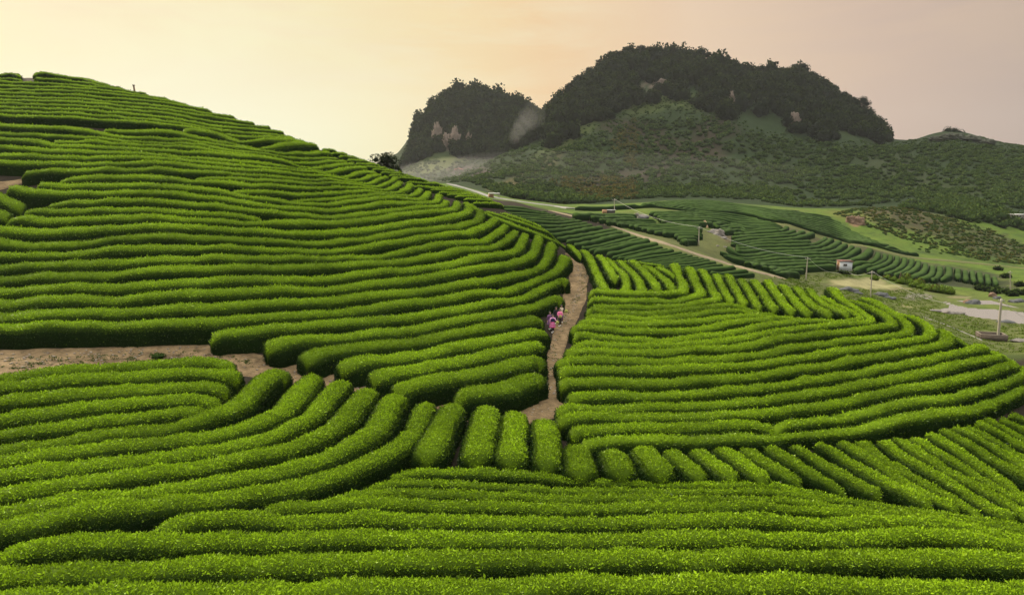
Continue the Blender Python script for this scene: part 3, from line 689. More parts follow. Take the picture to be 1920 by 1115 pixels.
put(grassy*np.clip((nz1-.48)*6, 0, 1)*.7, (0.030, 0.052, 0.013)); put(grassy*np.clip((.42-nz1)*8, 0, 1)*.6, (0.075, 0.088, 0.021))
put(((YG > 108) & (YG < 175) & inpoly(PXG, PYG, poly("1370,495 1560,505 1660,520 1850,545 1920,545 1880,515 1760,495 1640,460 1560,448 1400,405 1380,440")))*1.0, (0.035, 0.040, 0.018))
for b in [(1610, 530, 62, 10, 95, 160), (1690, 543, 30, 5, 95, 160), (1705, 573, 22, 5, 80, 130), (1725, 555, 30, 7, 90, 150), (1800, 557, 24, 3, 90, 150)]: put(blob(*b, soft=.25), (0.17, 0.155, 0.075) if b[0] != 1725 else (0.18, 0.17, 0.15))
put(blob(1745, 578, 14, 5, 80, 140), (0.16, 0.18, 0.03)); put(blob(1335, 450, 60, 28, 100, 160, 25), (0.062, 0.085, 0.018)); put(blob(1360, 440, 26, 14, 120, 165, 35), (0.09, 0.065, 0.045))
far_m = np.clip((YG-262)/10, 0, 1); put(far_m, (0.014, 0.026, 0.007))
put(blob(1700, 410, 120, 26, 205, 300, 12), (0.052, 0.045, 0.022)); put(blob(1590, 405, 50, 9, 225, 300, 8), (0.085, 0.095, 0.018)); put(blob(1850, 455, 110, 26, 170, 300, 15), (0.042, 0.046, 0.018))
put(blob(1601, 417, 14, 9, 200, 270, 20, soft=.2), (0.14, 0.085, 0.05))
gv = ((YG > 80) & (YG < 262))*1.0; nz4 = fbm(P3, 1/1.6, 53, 3).reshape(XG.shape); put(grassy*gv*np.clip((nz4-.52)*5, 0, 1)*.6, (0.085, 0.105, 0.020)); put(grassy*gv*np.clip((.45-nz4)*6, 0, 1)*.6, (0.028, 0.045, 0.012)); put(grassy*gv*np.clip((nz3-.56)*9, 0, 1)*.5, (0.085, 0.075, 0.035))
for b in [(1608, 530, 60, 9, 95, 160), (1650, 537, 40, 5, 95, 160), (1706, 573, 20, 5, 80, 130)]: put(blob(*b, soft=.35, n=1.1)*.9, (0.23, 0.21, 0.10), .35)
# mountain cover: grass belt, brown scrub, bare burnt patches, pale upper meadow
put(far_m*np.clip((nz3-.5)*5, 0, 1)*.7, (0.024, 0.034, 0.010)); put(far_m*np.clip((nz1-.55)*6, 0, 1)*.6, (0.018, 0.030, 0.010))
for b in [(1200, 250, 80, 26, 12), (1290, 285, 95, 30, 5), (1340, 245, 50, 30, 0), (1230, 330, 40, 30, 0), (1130, 345, 90, 26, -18)]: put(blob(b[0], b[1], b[2], b[3], 300, 620, b[4])*.8, (0.030, 0.021, 0.014))
for b in [(1090, 245, 60, 14, -38), (1010, 295, 60, 12, -38), (1220, 200, 60, 16, -10), (1285, 190, 60, 18, 12)]: put(blob(b[0], b[1], b[2], b[3], 300, 640, b[4])*.8, (0.042, 0.056, 0.013))
for b in [(1000, 320, 80, 16, -30), (940, 350, 40, 10, -20)]: put(blob(b[0], b[1], b[2], b[3], 300, 640, b[4])*.7, (0.065, 0.055, 0.020))
put(blob(820, 310, 60, 14, 400, 640, -12), (0.06, 0.072, 0.02)); put(blob(880, 322, 48, 14, 380, 640, 0)*.9, (0.05, 0.035, 0.03))
put(blob(1690, 320, 90, 40, 300, 520, 20)*.5, (0.030, 0.036, 0.014))
# bare limestone where it is steep and on the crags
dzx = np.gradient(ZG, axis=1)/np.maximum(1e-6, np.gradient(XG, axis=1)); dzy = np.gradient(ZG, axis=0)/np.maximum(1e-6, np.gradient(YG, axis=0)); steep = np.hypot(dzx, dzy)
for b in [(818, 262, 14, 26, 0), (846, 268, 15, 20, 0), (874, 264, 10, 14, 0), (1370, 190, 7, 16, 0), (1490, 230, 12, 14, 0), (1245, 158, 40, 14, 0), (1500, 195, 26, 16, 0)]: put(blob(b[0], b[1], b[2], b[3], 400, 700, b[4], n=.9)*.9, (0.13, 0.10, 0.08))
def land_mat(name, bs, bstr):
    m, t, o = mat(name); co = objco(t); a = t.new('ShaderNodeAttribute', attribute_name='cover').outputs['Color']
    n1 = t.noise(co, 2.5, 6, .65); n2 = t.noise(co, .35, 4, .6); f = t.math('MULTIPLY_ADD', n1, 1.1, .42); f2 = t.math('MULTIPLY_ADD', n2, .6, .7)
    c = t.mix(1.0, a, f, 'MULTIPLY'); c = t.mix(1.0, c, f2, 'MULTIPLY'); p = t.new('ShaderNodeBsdfPrincipled'); t.ln(c, p.inputs['Base Color']); p.inputs['Roughness'].default_value = .95
    p.inputs['Specular IOR Level'].default_value = .1
    b = t.new('ShaderNodeBump'); b.inputs['Strength'].default_value = bstr; b.inputs['Distance'].default_value = .2; t.ln(t.noise(co, bs, 5, .65), b.inputs['Height']); t.ln(b.outputs[0], p.inputs['Normal'])
    t.ln(p.outputs[0], o.inputs[0]); return m
PONDS = poly("1770,565 1790,572 1812,577 1850,580 1880,581 1950,590 1950,612 1915,607 1885,602 1860,598 1835,595 1810,590 1785,586 1760,586 1762,580 1780,577 1778,571")
def plane_pt(px, py, z): u, t = ray(px, py); y = (z-CAMH)/t; return u*y, y
pw = np.array([plane_pt(x, y, POND_Z) for x, y in PONDS])
inp = inpoly(XG, YG, pw)
# distance to the shore for a shallow bank
dist = np.full(XG.shape, 99.0); sel = (YG > 80) & (YG < 180) & (UU > .45)
for i in range(len(pw)):
    a_, b_ = pw[i-1], pw[i]; v = b_-a_; tt = np.clip(((XG[sel]-a_[0])*v[0]+(YG[sel]-a_[1])*v[1])/(v@v), 0, 1)
    dist[sel] = np.minimum(dist[sel], np.hypot(XG[sel]-a_[0]-tt*v[0], YG[sel]-a_[1]-tt*v[1]))
zb = POND_Z+.06+dist*.05; k = np.clip(1-dist/7, 0, 1)
ZG = np.where(inp, POND_Z-.1-np.minimum(dist, 3)*.2, np.where(sel, ZG*(1-k)+zb*k, ZG))
def land(name, j0, j1, m, rt=None):
    nj = j1-j0+1; V = np.stack([XG[j0:j1+1].ravel(), YG[j0:j1+1].ravel(), ZG[j0:j1+1].ravel()], 1)
    a = np.arange(nj-1)[:, None]*NU+np.arange(NU-1)[None]; Q = np.stack([a, a+1, a+1+NU, a+NU], -1).reshape(-1, 4)
    o = link(name, npmesh(name, V, Q, None, (m,), dict(cover=C[j0:j1+1].reshape(-1, 3)), smooth=True)); return tag(o, kind='structure')
jh, jv = int(np.searchsorted(vg, math.log(86))), int(np.searchsorted(vg, math.log(290)))
land('hill', 0, jh, land_mat('hill_soil', 9, .6)); land('valley', jh, jv, land_mat('valley_grass', 1.2, .6)); land('mountain', jv, NV-1, land_mat('mountain_scrub', .5, .9))
wm, t, o_ = mat('pond_water'); p = t.new('ShaderNodeBsdfPrincipled'); p.inputs['Base Color'].default_value = (.16, .15, .14, 1); p.inputs['Roughness'].default_value = .12
b = t.new('ShaderNodeBump'); b.inputs['Strength'].default_value = .25; b.inputs['Distance'].default_value = .05; t.ln(t.noise(objco(t), 1.5, 4, .6), b.inputs['Height']); t.ln(b.outputs[0], p.inputs['Normal']); t.ln(p.outputs[0], o_.inputs[0])
x0, y0 = pw.min(0)-1; x1, y1 = pw.max(0)+1
tag(link('pond', npmesh('pond', [(x0, y0, POND_Z), (x1, y0, POND_Z), (x1, y1, POND_Z), (x0, y1, POND_Z)], [(0, 1, 2, 3)], None, (wm,))), kind='structure')

def strip(name, pts, width, m, h=.03, ymin=12, ymax=900, wob=.15, raised=0.0):
    c = catmull(poly(pts), 6); P = at(c[:, 0], c[:, 1], 0, ymin, ymax)[:, :2]; P = smooth(resample(P, .35), 12); T, N = normals2(P); n = len(P)
    wd = np.interp(np.linspace(0, 1, n), np.linspace(0, 1, len(width)), width) if hasattr(width, '__len__') else np.full(n, width)
    K = 9; off = np.linspace(-.5, .5, K); q = np.column_stack([P, P[:, 0]*0])
    e = 1+(np.stack([fbm(q, .9, 3), fbm(q, .9, 4)], 1)-.5)*2*wob
    ww = np.where(off[None] < 0, e[:, :1], e[:, 1:])*off[None]*wd[:, None]
    X = P[:, None, :]+N[:, None, :]*ww[..., None]; Z = ground(X[..., 0], X[..., 1])+h+raised; Z[:, 0] -= h+.25+raised; Z[:, -1] -= h+.25+raised
    V = np.dstack([X, Z]).reshape(-1, 3); a = np.arange(n-1)[:, None]*K+np.arange(K-1)[None]; Q = np.stack([a, a+K, a+1+K, a+1], -1).reshape(-1, 4)
    return tag(link(name, npmesh(name, V, Q, None, (m,), smooth=True)), kind='structure')
def dirt(name, c1, c2, c3, sc=1.2):
    m, t, o = mat(name); co = objco(t); f = t.ramp(t.noise(co, sc, 6, .7, .4), (.32, 0), (.68, 1)); c = t.mix(f, c1, c2)
    f2 = t.ramp(t.noise(co, sc*2.7, 5, .7), (.5, 0), (.72, 1)); c = t.mix(t.math('MULTIPLY', f2, .6), c, c3); p = t.new('ShaderNodeBsdfPrincipled'); t.ln(c, p.inputs[0]); p.inputs['Roughness'].default_value = .95; p.inputs['Specular IOR Level'].default_value = .15
    b = t.new('ShaderNodeBump'); b.inputs['Strength'].default_value = .9; b.inputs['Distance'].default_value = .12; t.ln(t.noise(co, 4, 6, .7), b.inputs['Height']); t.ln(b.outputs[0], p.inputs['Normal'])
    t.ln(p.outputs[0], o.inputs[0]); return m
TRK = dirt('trodden_earth', (.065, .044, .023), (.225, .155, .082), (.050, .044, .020)); RD = dirt('pale_dirt', (.15, .115, .075), (.24, .19, .125), (.08, .08, .03), .6); CON = dirt('pale_concrete', (.17, .16, .15), (.24, .23, .21), (.12, .12, .09), .8)
strip('track', "-90,676 0,678 100,676 200,672 300,668 390,668 450,682 510,690 560,704 620,716 680,734 740,752 800,768 860,776 930,778", [5.2, 5.2, 5.0, 4.4, 3.2, 3.0, 2.6, 2.4, 2.4], TRK, .03, 20, 60)
strip('path', "960,786 1000,778 1030,765 1036,740 1038,700 1042,665 1048,640 1060,608 1072,575 1080,545 1086,515 1084,492 1074,472 1062,462", [2.4, 2.6, 2.0, 1.3, 1.4, 1.9, 2.5, 2.5, 2.3, 1.9, 1.2], TRK, .045, 20, 68)
strip('bare_ground', "-80,352 0,350 25,345 48,338", [3, 3.2, 2.2, 1.0], TRK, .05, 45, 70)
strip('dirt_road', "1036,396 1060,402 1090,409 1150,425 1200,442 1260,461 1320,481 1380,499 1440,515 1472,523", [2.0, 2.2, 2.6, 3.0, 3.0, 2.6, 2.2, 1.6], RD, .08, 92, 170, wob=.3)
strip('road', "846,346 885,357 925,370 960,376 1000,382 1040,387 1074,392", [4.5, 4.5, 5.5, 5], CON, .25, 190, 275, wob=.05)
strip('footpath', "1728,593 1760,604 1800,620 1842,638", .35, CON, .06, 75, 130, wob=.1)
strip('grass_track', "1440,408 1520,436 1600,457 1700,481 1800,491 1940,505", [1.5, 3, 3], dirt('dry_grass', (.075, .08, .028), (.11, .11, .04), (.06, .07, .022)), .15, 172, 240)

# ------------------------------------------------------------------ trees, forest and bushes
def ico(sub=1):
    import bmesh
    b = bmesh.new(); bmesh.ops.create_icosphere(b, subdivisions=sub, radius=1); v = np.array([x.co[:] for x in b.verts]); f = np.array([[q.index for q in x.verts] for x in b.faces]); b.free(); return v, f
ICV, ICF = ico(2)
def clumps(cen, rad, nq, qs, seed=1, core=.80, low=-.5):
    """leafy masses: cen (n,3), rad (n,3) ; nq quads each of size qs*radius"""
    r = np.random.default_rng(seed); cen = np.asarray(cen, float); rad = np.asarray(rad, float); n = len(cen)
    P = ICV[None]*rad[:, None]*core; q = (P+cen[:, None]).reshape(-1, 3); bump = 1+(vnoise(q, 1.6/max(.3, rad.mean()), 5)-.5)*.7
    P = P.reshape(-1, 3)*bump[:, None]; P = P+np.repeat(cen, len(ICV), 0); T = (ICF[None]+np.arange(n)[:, None, None]*len(ICV)).reshape(-1, 3)
    d = r.normal(0, 1, (n, nq, 3)); d /= np.linalg.norm(d, axis=2)[..., None]; d[..., 2] = np.where(d[..., 2] < low, -d[..., 2], d[..., 2])
    pos = d*rad[:, None]; pp = (pos+cen[:, None]).reshape(-1, 3); lob = .72+.55*vnoise(pp, 1.6/max(.3, rad.mean()), 5); pos = pos.reshape(-1, 3)*(lob*r.uniform(.86, 1.08, n*nq))[:, None]+np.repeat(cen, nq, 0)
    m = n*nq; a = d.reshape(-1, 3)*.5+r.normal(0, .7, (m, 3)); a /= np.linalg.norm(a, axis=1)[:, None]; b = np.cross(a, r.normal(0, 1, (m, 3))); b /= np.linalg.norm(b, axis=1)[:, None]
    s = (qs*rad.mean(1)).repeat(nq)*r.uniform(.6, 1.3, m); s = s[:, None]
    Vq = np.stack([pos-a*s*.5, pos+b*s*.4, pos+a*s*.5, pos-b*s*.4], 1).reshape(-1, 3)
    tint = np.clip((fbm(cen, .6/max(1, rad.mean()), 19, 2)-.3)*1.6+r.normal(0, .22, n), 0, 1); lf = np.r_[np.repeat(tint*.5+.1, len(ICV)), np.clip(np.repeat(tint*.6, nq)+r.random(m)*.4, 0, 1).repeat(4)]
    fl = np.r_[np.zeros(len(P)), np.clip(d[..., 2].ravel()*.5*(r.random(m) < .5), 0, 1).repeat(4)]
    return np.vstack([P, Vq]), len(P)+np.arange(m*4).reshape(-1, 4), T, lf, fl
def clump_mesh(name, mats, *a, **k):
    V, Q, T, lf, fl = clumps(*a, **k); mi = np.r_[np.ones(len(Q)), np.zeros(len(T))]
    return npmesh(name, V, Q, T, mats, dict(leaf=lf, flush_lit=fl), smooth=np.r_[np.zeros(len(Q), bool), np.ones(len(T), bool)], matidx=mi)
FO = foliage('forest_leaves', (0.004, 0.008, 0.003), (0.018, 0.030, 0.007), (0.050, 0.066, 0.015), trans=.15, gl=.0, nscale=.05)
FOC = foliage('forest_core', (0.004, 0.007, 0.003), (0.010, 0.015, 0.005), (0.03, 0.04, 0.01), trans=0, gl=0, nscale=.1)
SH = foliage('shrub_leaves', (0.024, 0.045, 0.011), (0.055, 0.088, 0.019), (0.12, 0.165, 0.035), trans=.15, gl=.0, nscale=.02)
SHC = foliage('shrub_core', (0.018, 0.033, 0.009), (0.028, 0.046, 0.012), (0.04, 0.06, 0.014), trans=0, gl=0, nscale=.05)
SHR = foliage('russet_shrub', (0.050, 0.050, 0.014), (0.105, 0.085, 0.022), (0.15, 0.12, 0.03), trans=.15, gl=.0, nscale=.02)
BARK = simple('bark', (.06, .045, .035), .9, bump=.5)
rr = np.random.default_rng(11)
def scatter(n, pg, y0, y1, dens=None):
    """points on the land, evenly per ground area, inside a photograph-shaped patch"""
    pg = poly(pg) if isinstance(pg, str) else pg; jj = np.nonzero((vg > math.log(y0)) & (vg < math.log(y1)))[0]
    sub = slice(jj[0], jj[-1]+1); m = inpoly(PXG[sub], PYG[sub], pg); ar = (YG[sub]**2)*m*np.sqrt(1+steep[sub]**2); J, I = np.nonzero(ar > 0); p = ar[J, I]/ar[J, I].sum()
    k = rr.choice(len(J), n, p=p); x = XG[sub][J[k], I[k]]; y = YG[sub][J[k], I[k]]; du = (ug[1]-ug[0]); dv = vg[1]-vg[0]
    y2 = y*np.exp(rr.uniform(-.5, .5, n)*dv); x2 = x/y*y2+rr.uniform(-.5, .5, n)*du*y2
    return np.stack([x2, y2, ground2(x2, y2)], 1)
def ground2(x, y):      # same land after the pond was dug
    return ground(x, y)
big = "1018,250 1030,225 1040,190 1060,160 1090,125 1130,85 1185,70 1260,75 1340,85 1400,105 1480,115 1560,150 1612,185 1640,225 1668,266 1610,258 1560,244 1500,232 1430,218 1375,198 1330,174 1255,156 1200,156 1150,184 1100,218 1060,248 1030,268"
karst = "752,318 770,280 783,235 805,180 840,150 880,145 915,160 950,180 990,195 1030,215 1025,250 985,278 950,290 905,300 860,296 835,284 800,296"
fringe = scatter(420, "1030,280 1060,252 1100,222 1150,190 1200,165 1255,162 1330,182 1375,206 1430,226 1500,240 1600,262 1668,266 1600,274 1500,258 1420,246 1360,228 1320,205 1250,188 1180,198 1120,235 1060,275", 400, 560); fringe = fringe[fbm(fringe, 1/16, 91, 3) > .53]
A_ = np.vstack([scatter(2500, big, 440, 640), scatter(1500, karst, 470, 700), fringe]); R_ = rr.uniform(2.6, 5.0, len(A_))*np.where(rr.random(len(A_)) < .12, 1.35, 1)
rock = np.zeros(len(A_), bool)
for b in [(818, 264, 13, 26), (846, 270, 14, 19), (874, 266, 9, 13), (1371, 190, 8, 16), (1491, 232, 12, 14)]:
    xx = A_[:, 0]/A_[:, 1]; tt_ = (A_[:, 2]-CAMH)/A_[:, 1]; b2 = (tt_*cth+sth)/(cth-tt_*sth); ppx = CX+xx*(cth+b2*sth)*FPX; ppy = CY-b2*FPX
    rock |= (np.hypot((ppx-b[0])/b[2], (ppy-b[1])/b[3])+rr.normal(0, .15, len(A_)) < .85)
keep = ~rock | (rr.random(len(A_)) < .12); A_ = A_[keep]; R_ = R_[keep]
rad = np.stack([R_, R_, R_*rr.uniform(.8, 1.7, len(R_))], 1)
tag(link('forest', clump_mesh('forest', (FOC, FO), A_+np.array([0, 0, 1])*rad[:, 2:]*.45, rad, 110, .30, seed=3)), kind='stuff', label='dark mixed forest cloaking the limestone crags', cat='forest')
orch = "1000,384 960,372 900,350 860,338 930,325 1010,300 1100,262 1200,222 1330,225 1420,255 1500,262 1600,275 1700,275 1800,270 1925,285 1925,470 1850,440 1760,400 1650,386 1500,388 1400,374 1300,370 1200,372 1100,382"
B1 = scatter(5200, orch, 262, 520); r1 = rr.uniform(.9, 2.5, len(B1)); dn = fbm(B1, 1/22, 61, 3); k_ = dn+rr.normal(0, .06, len(B1)) > .40; B1 = B1[k_]; r1 = r1[k_]
order = np.argsort(B1[:, 1]); B1 = B1[order]; r1 = r1[order]; near = 230
rad = np.stack([r1, r1, r1*.7], 1)[near:]; rus = fbm(B1[near:], 1/45, 71, 3) > .53
ucol = (B1[near:, 0]/B1[near:, 1] < .18) & rus
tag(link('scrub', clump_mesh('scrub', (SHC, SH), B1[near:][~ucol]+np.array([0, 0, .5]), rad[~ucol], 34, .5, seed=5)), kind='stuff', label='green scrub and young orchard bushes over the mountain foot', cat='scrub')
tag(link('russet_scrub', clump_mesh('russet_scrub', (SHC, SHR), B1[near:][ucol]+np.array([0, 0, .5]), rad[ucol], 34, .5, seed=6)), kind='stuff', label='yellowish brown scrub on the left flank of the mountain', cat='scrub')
bushm = [clump_mesh('round_bush', (SHC, SH), [[0, 0, .5]], [[1, 1, .85]], 60, .42, seed=20+k) for k in range(4)]
for k in range(near):
    o = link('round_bush', bushm[k % 4], None, B1[k]); s = r1[k]*1.05; o.scale = (s, s, s*rr.uniform(.8, 1.15)); o.rotation_euler = (0, 0, rr.uniform(0, 6.28))
    tag(o, 'small round green bush among many at the foot of the mountain', 'bush', 'round bushes at the mountain foot')
# loose scrub on the hillock behind the far plots
B2 = scatter(900, "1560,400 1600,392 1680,388 1760,402 1850,430 1925,462 1925,500 1800,488 1740,478 1700,452 1640,435 1590,412", 196, 262); r2 = rr.uniform(.35, 1.0, len(B2))
tag(link('dry_scrub', clump_mesh('dry_scrub', (SHC, SHR), B2[:450]+np.array([0, 0, .1]), np.stack([r2, r2, r2*.6], 1)[:450], 26, .5, seed=8)), kind='stuff', label='low dry scrub over the hillock behind the far tea plots', cat='scrub')
tag(link('hillock_scrub', clump_mesh('hillock_scrub', (SHC, SH), B2[450:]+np.array([0, 0, .1]), np.stack([r2, r2, r2*.6], 1)[450:], 26, .5, seed=9)), kind='stuff', label='low green scrub over the hillock behind the far tea plots', cat='scrub')
def tube(pts, rads, k=7):
    pts = np.asarray(pts, float); n = len(pts); V = []
    for i in range(n):
        t = pts[min(i+1, n-1)]-pts[max(i-1, 0)]; t /= np.linalg.norm(t); a = np.cross(t, (0.3, 1, 0.1)); a /= np.linalg.norm(a); b = np.cross(t, a)
        for j in range(k): an = 2*math.pi*j/k; V.append(pts[i]+(a*math.cos(an)+b*math.sin(an))*rads[i])
    Q = [(i*k+j, i*k+(j+1) % k, (i+1)*k+(j+1) % k, (i+1)*k+j) for i in range(n-1) for j in range(k)]
    V.append(pts[0]); V.append(pts[-1]); T = [(n*k, (j+1) % k, j) for j in range(k)]+[(n*k+1, (n-1)*k+j, (n-1)*k+(j+1) % k) for j in range(k)]
    return np.array(V), Q, T
def join(parts):
    V, Q, T, o = [], [], [], 0
    for v, q, t in parts:
        v = np.asarray(v, float); V.append(v); Q += [tuple(i+o for i in f) for f in (q if q is not None else [])]; T += [tuple(i+o for i in f) for f in (t if t is not None else [])]; o += len(v)
    return np.vstack(V), Q, T
def tree(loc, H, spread, label, cat='tree', group=None, lobes=7, seed=1, nq=170, mats=None, lean=0.0, bare=.35, qs=.24, core=.62):
    r = np.random.default_rng(seed); e = empty('tree', loc, label, cat, group)
    th = H*bare; L = lean*H; tr = [tube([(0, 0, -.4), (L*.2, 0, th*.5), (L*.5, 0, th), (L*.8, 0, H*.75)], [H*.035, H*.026, H*.02, H*.008])]; cs, rs = [], []
    for i in range(lobes):
        a = i*2.4+r.uniform(-.5, .5); rd = spread*(.25+.55*math.sqrt(i/lobes)); z = H*(.98-.42*(i/lobes)**1.3)-spread*.3
        c = (L+rd*math.cos(a), rd*math.sin(a)*.9, max(th*1.05, z)); cs.append(c); s = spread*r.uniform(.36, .55); rs.append((s, s, s*r.uniform(.55, .8)))
        tr.append(tube([(L*.45, 0, th*.85), ((L*.5+c[0])/2, c[1]/2, (th+c[2])/2), c], [H*.014, H*.010, H*.004], 5))
    v, q, t = join(tr); link('trunk', npmesh('trunk', v, q, t, (BARK,), smooth=True), e)
    link('crown', clump_mesh('crown', mats or (FOC, FO), cs, rs, nq, qs, seed=seed, core=core, low=-.9), e); return e
def land_at(px, py, y0, y1): return tuple(at([px], [py], 0, y0, y1)[0])
def on_dir(px, y): u, _ = ray(px, 300); x = float(u)*y; return (x, y, float(ground(x, y)))
def set_dir(px, py, y): u, t = ray(px, py); return (float(u)*y, y, CAMH+float(t)*y)
def stand(px, pbase, ptop, y):
    """ground spot under a pixel column at distance y, and the height reaching ptop"""
    x, yy, z = on_dir(px, y); top = set_dir(px, ptop, y)[2]; return (x, yy, z), max(1.0, top-z)
p, H = stand(720, 316, 286, 108); tree(p, H, H*.62, 'dark rounded tree on the skyline at the end of the left hill', seed=4, lobes=12, nq=210, bare=.3, qs=.2, core=.35)
p, H = stand(741, 322, 309, 112); tree(p, H, H*.5, 'small low tree just right of the rounded skyline tree', seed=9, lobes=6, nq=120)
for px, pt, y, lb, sd, ln_, br in [(945, 181, 645, 'lone flat-topped tree on the right shoulder of the smaller crag', 21, 0, .55), (988, 196, 640, 'lone spreading tree in the notch between the two crags', 22, 0, .5),
        (1030, 197, 560, 'leaning tree at the foot of the big crag beside the notch', 23, -.25, .3), (1297, 87, 568, 'open-crowned tree standing tallest on the big crag summit', 24, 0, .45),
        (1487, 116, 560, 'stout dark tree on the right skyline of the big crag', 25, 0, .15), (1508, 132, 558, 'short tree just right of the stout dark skyline tree', 26, 0, .2),
        (1780, 238, 482, 'lone umbrella-shaped tree on the small far hilltop', 27, 0, .35), (1414, 121, 566, 'twiggy tree on the skyline between the crag summit and the stout tree', 28, 0, .4),
        (1604, 180, 538, 'tall dark tree at the right end of the crag skyline', 29, 0, .1)]:
    p, H = stand(px, 0, pt, y); H = max(min(H, 17), 8.5); x, yy, z = p; top = set_dir(px, pt, y)[2]; tree((x, yy, top-H), H, H*(.75 if sd in (21, 22, 24, 27) else .48), lb, seed=sd, lean=ln_, bare=br, lobes=8, nq=120)
proto = tree((0, 0, 0), 10, 4.2, 'x', seed=41, lobes=7, nq=110, bare=.15); proto2 = tree((0, 0, 0), 9, 4.6, 'x', seed=43, lobes=6, nq=110, bare=.2)
def copy_tree(o, loc, s, rz):
    c = o.copy(); COL.objects.link(c); c.location = loc; c.scale = (s, s, s*1.05); c.rotation_euler = (0, 0, rz)
    for ch in o.children: d = ch.copy(); COL.objects.link(d); d.parent = c
    return c
skl = [(812, 183, 640), (830, 168, 645), (850, 157, 648), (866, 153, 648), (884, 156, 648), (902, 163, 646), (918, 172, 645), (962, 195, 640), (1004, 204, 636), (1016, 206, 634),
 (1052, 172, 535), (1068, 155, 540), (1084, 138, 545), (1102, 126, 550), (1120, 108, 555), (1140, 96, 560), (1158, 88, 562), (1176, 82, 565), (1194, 82, 566), (1214, 88, 566), (1234, 88, 566), (1256, 88, 566), (1276, 92, 567),
 (1318, 98, 567), (1338, 106, 566), (1372, 118, 566), (1392, 122, 566), (1436, 124, 562), (1456, 124, 560), (1530, 148, 556), (1552, 158, 552), (1572, 172, 545), (1588, 178, 540), (1620, 205, 532), (1636, 222, 524), (1650, 240, 516)]
for i, (px, pt, y) in enumerate(skl):
    s = rr.uniform(.75, 1.15); H = 10*s; top = set_dir(px, pt, y)[2]; x, yy, z = on_dir(px, y)
    o = copy_tree(proto if i % 2 else proto2, (x, yy, max(min(top-H, z+3), z-4)), s, rr.uniform(0, 6.28))
    tag(o, (ordinal(i+1)+' leafy tree from the left along the skyline of the smaller crag') if i < 10 else (ordinal(i-9)+' leafy tree from the left along the wooded skyline of the big crag'), 'tree', 'trees along the crag skyline')
for o in (proto, proto2):
    for ch in list(o.children): D.objects.remove(ch)
    D.objects.remove(o)
B3 = scatter(2600, "1000,300 1100,236 1200,178 1260,176 1340,196 1380,222 1440,248 1520,258 1660,268 1720,262 1790,250 1880,264 1925,274 1925,300 1700,290 1500,285 1420,270 1330,240 1200,238 1100,280 1000,330", 300, 560); r3 = rr.uniform(.35, 1.3, len(B3))
tag(link('meadow_scrub', clump_mesh('meadow_scrub', (SHC, SH), B3+np.array([0, 0, .1]), np.stack([r3, r3, r3*.7], 1), 26, .5, seed=12)), kind='stuff', label='scattered low scrub on the upper meadow under the crags', cat='scrub')
B4 = scatter(900, "752,318 800,300 860,302 930,298 1000,262 1030,262 1000,300 930,330 870,345 800,335", 360, 640); r4 = rr.uniform(.5, 1.8, len(B4))
tag(link('gully_scrub', clump_mesh('gully_scrub', (SHC, SH), B4+np.array([0, 0, .2]), np.stack([r4, r4, r4*.8], 1), 26, .5, seed=14)), kind='stuff', label='pale green scrub in the hazy gully between the crags', cat='scrub')
B5 = scatter(3000, "1440,522 1560,512 1700,530 1760,545 1925,556 1925,700 1880,690 1700,600 1560,560 1460,530 1400,510", 84, 165); B5 = B5[B5[:, 2] > POND_Z+.12]; xx = B5[:, 0]/B5[:, 1]; tt_ = (B5[:, 2]-CAMH)/B5[:, 1]; b2 = (tt_*cth+sth)/(cth-tt_*sth); ppx = CX+xx*(cth+b2*sth)*FPX; ppy = CY-b2*FPX; B5 = B5[(np.hypot((ppx-1608)/72, (ppy-531)/12) > 1) & (np.hypot((ppx-1655)/50, (ppy-537)/8) > 1)]
r5 = rr.uniform(.10, .34, len(B5))
GRS = foliage('grass_blades', (.056, .094, .011), (.100, .145, .016), (.13, .17, .025), trans=.2, gl=0, nscale=.1)
tag(link('grass', clump_mesh('grass', (GRS, GRS), B5, np.stack([r5*1.7, r5*1.7, r5*.5], 1), 18, .45, seed=15, core=.3)), kind='stuff', label='tufted rough grass around the pond and power poles', cat='grass')
# bushes in the valley bottom
vb = [(1663, 520), (1675, 523), (1690, 528), (1705, 530), (1715, 534), (1728, 537), (1740, 541), (1752, 543), (1765, 545), (1778, 547), (1699, 520), (1722, 529), (1640, 521)]
vb.sort()
for i, (px, py) in enumerate(vb):
    p = land_at(px, py+4, 100, 150); o = link('leafy_bush', clump_mesh('leafy_bush', (GRS, SHR if i % 3 == 1 else GRS), [[0, 0, .4], [.7, .2, .3], [-.6, .1, .25]], [[.9, .8, .8], [.6, .6, .5], [.6, .5, .5]], 90, .3, seed=60+i), None, p)
    s = rr.uniform(.85, 1.3); o.scale = (s, s, s); tag(o, ordinal(i+1)+' leafy bush from the left in the row beside the curved valley plot', 'bush', 'bushes beside the valley plot')
db = [(1835, 541), (1850, 543), (1868, 545), (1885, 547), (1903, 549), (1918, 550), (1862, 548), (1895, 552), (1910, 534), (1884, 518), (1870, 500)]
db.sort()
for i, (px, py) in enumerate(db):
    p = land_at(px, py+3, 120, 175); o = link('dark_bush', clump_mesh('dark_bush', (FOC, SH), [[0, 0, .4], [.9, 0, .3]], [[1.1, .9, .8], [.8, .7, .6]], 90, .3, seed=80+i), None, p)
    tag(o, ordinal(i+1)+' dark bush from the left at the right edge below the valley plot', 'bush', 'dark bushes at the right edge')
p = land_at(1578, 513, 120, 145); o = link('low_bush', clump_mesh('low_bush', (FOC, SH), [[-1.8, 0, .1], [0, 0, .2], [1.6, 0, .1]], [[1.4, .6, .4], [1.3, .6, .5], [1.4, .6, .35]], 90, .3, seed=99), None, p); tag(o, 'low dark bush spread along the foot of the small hut', 'bush')
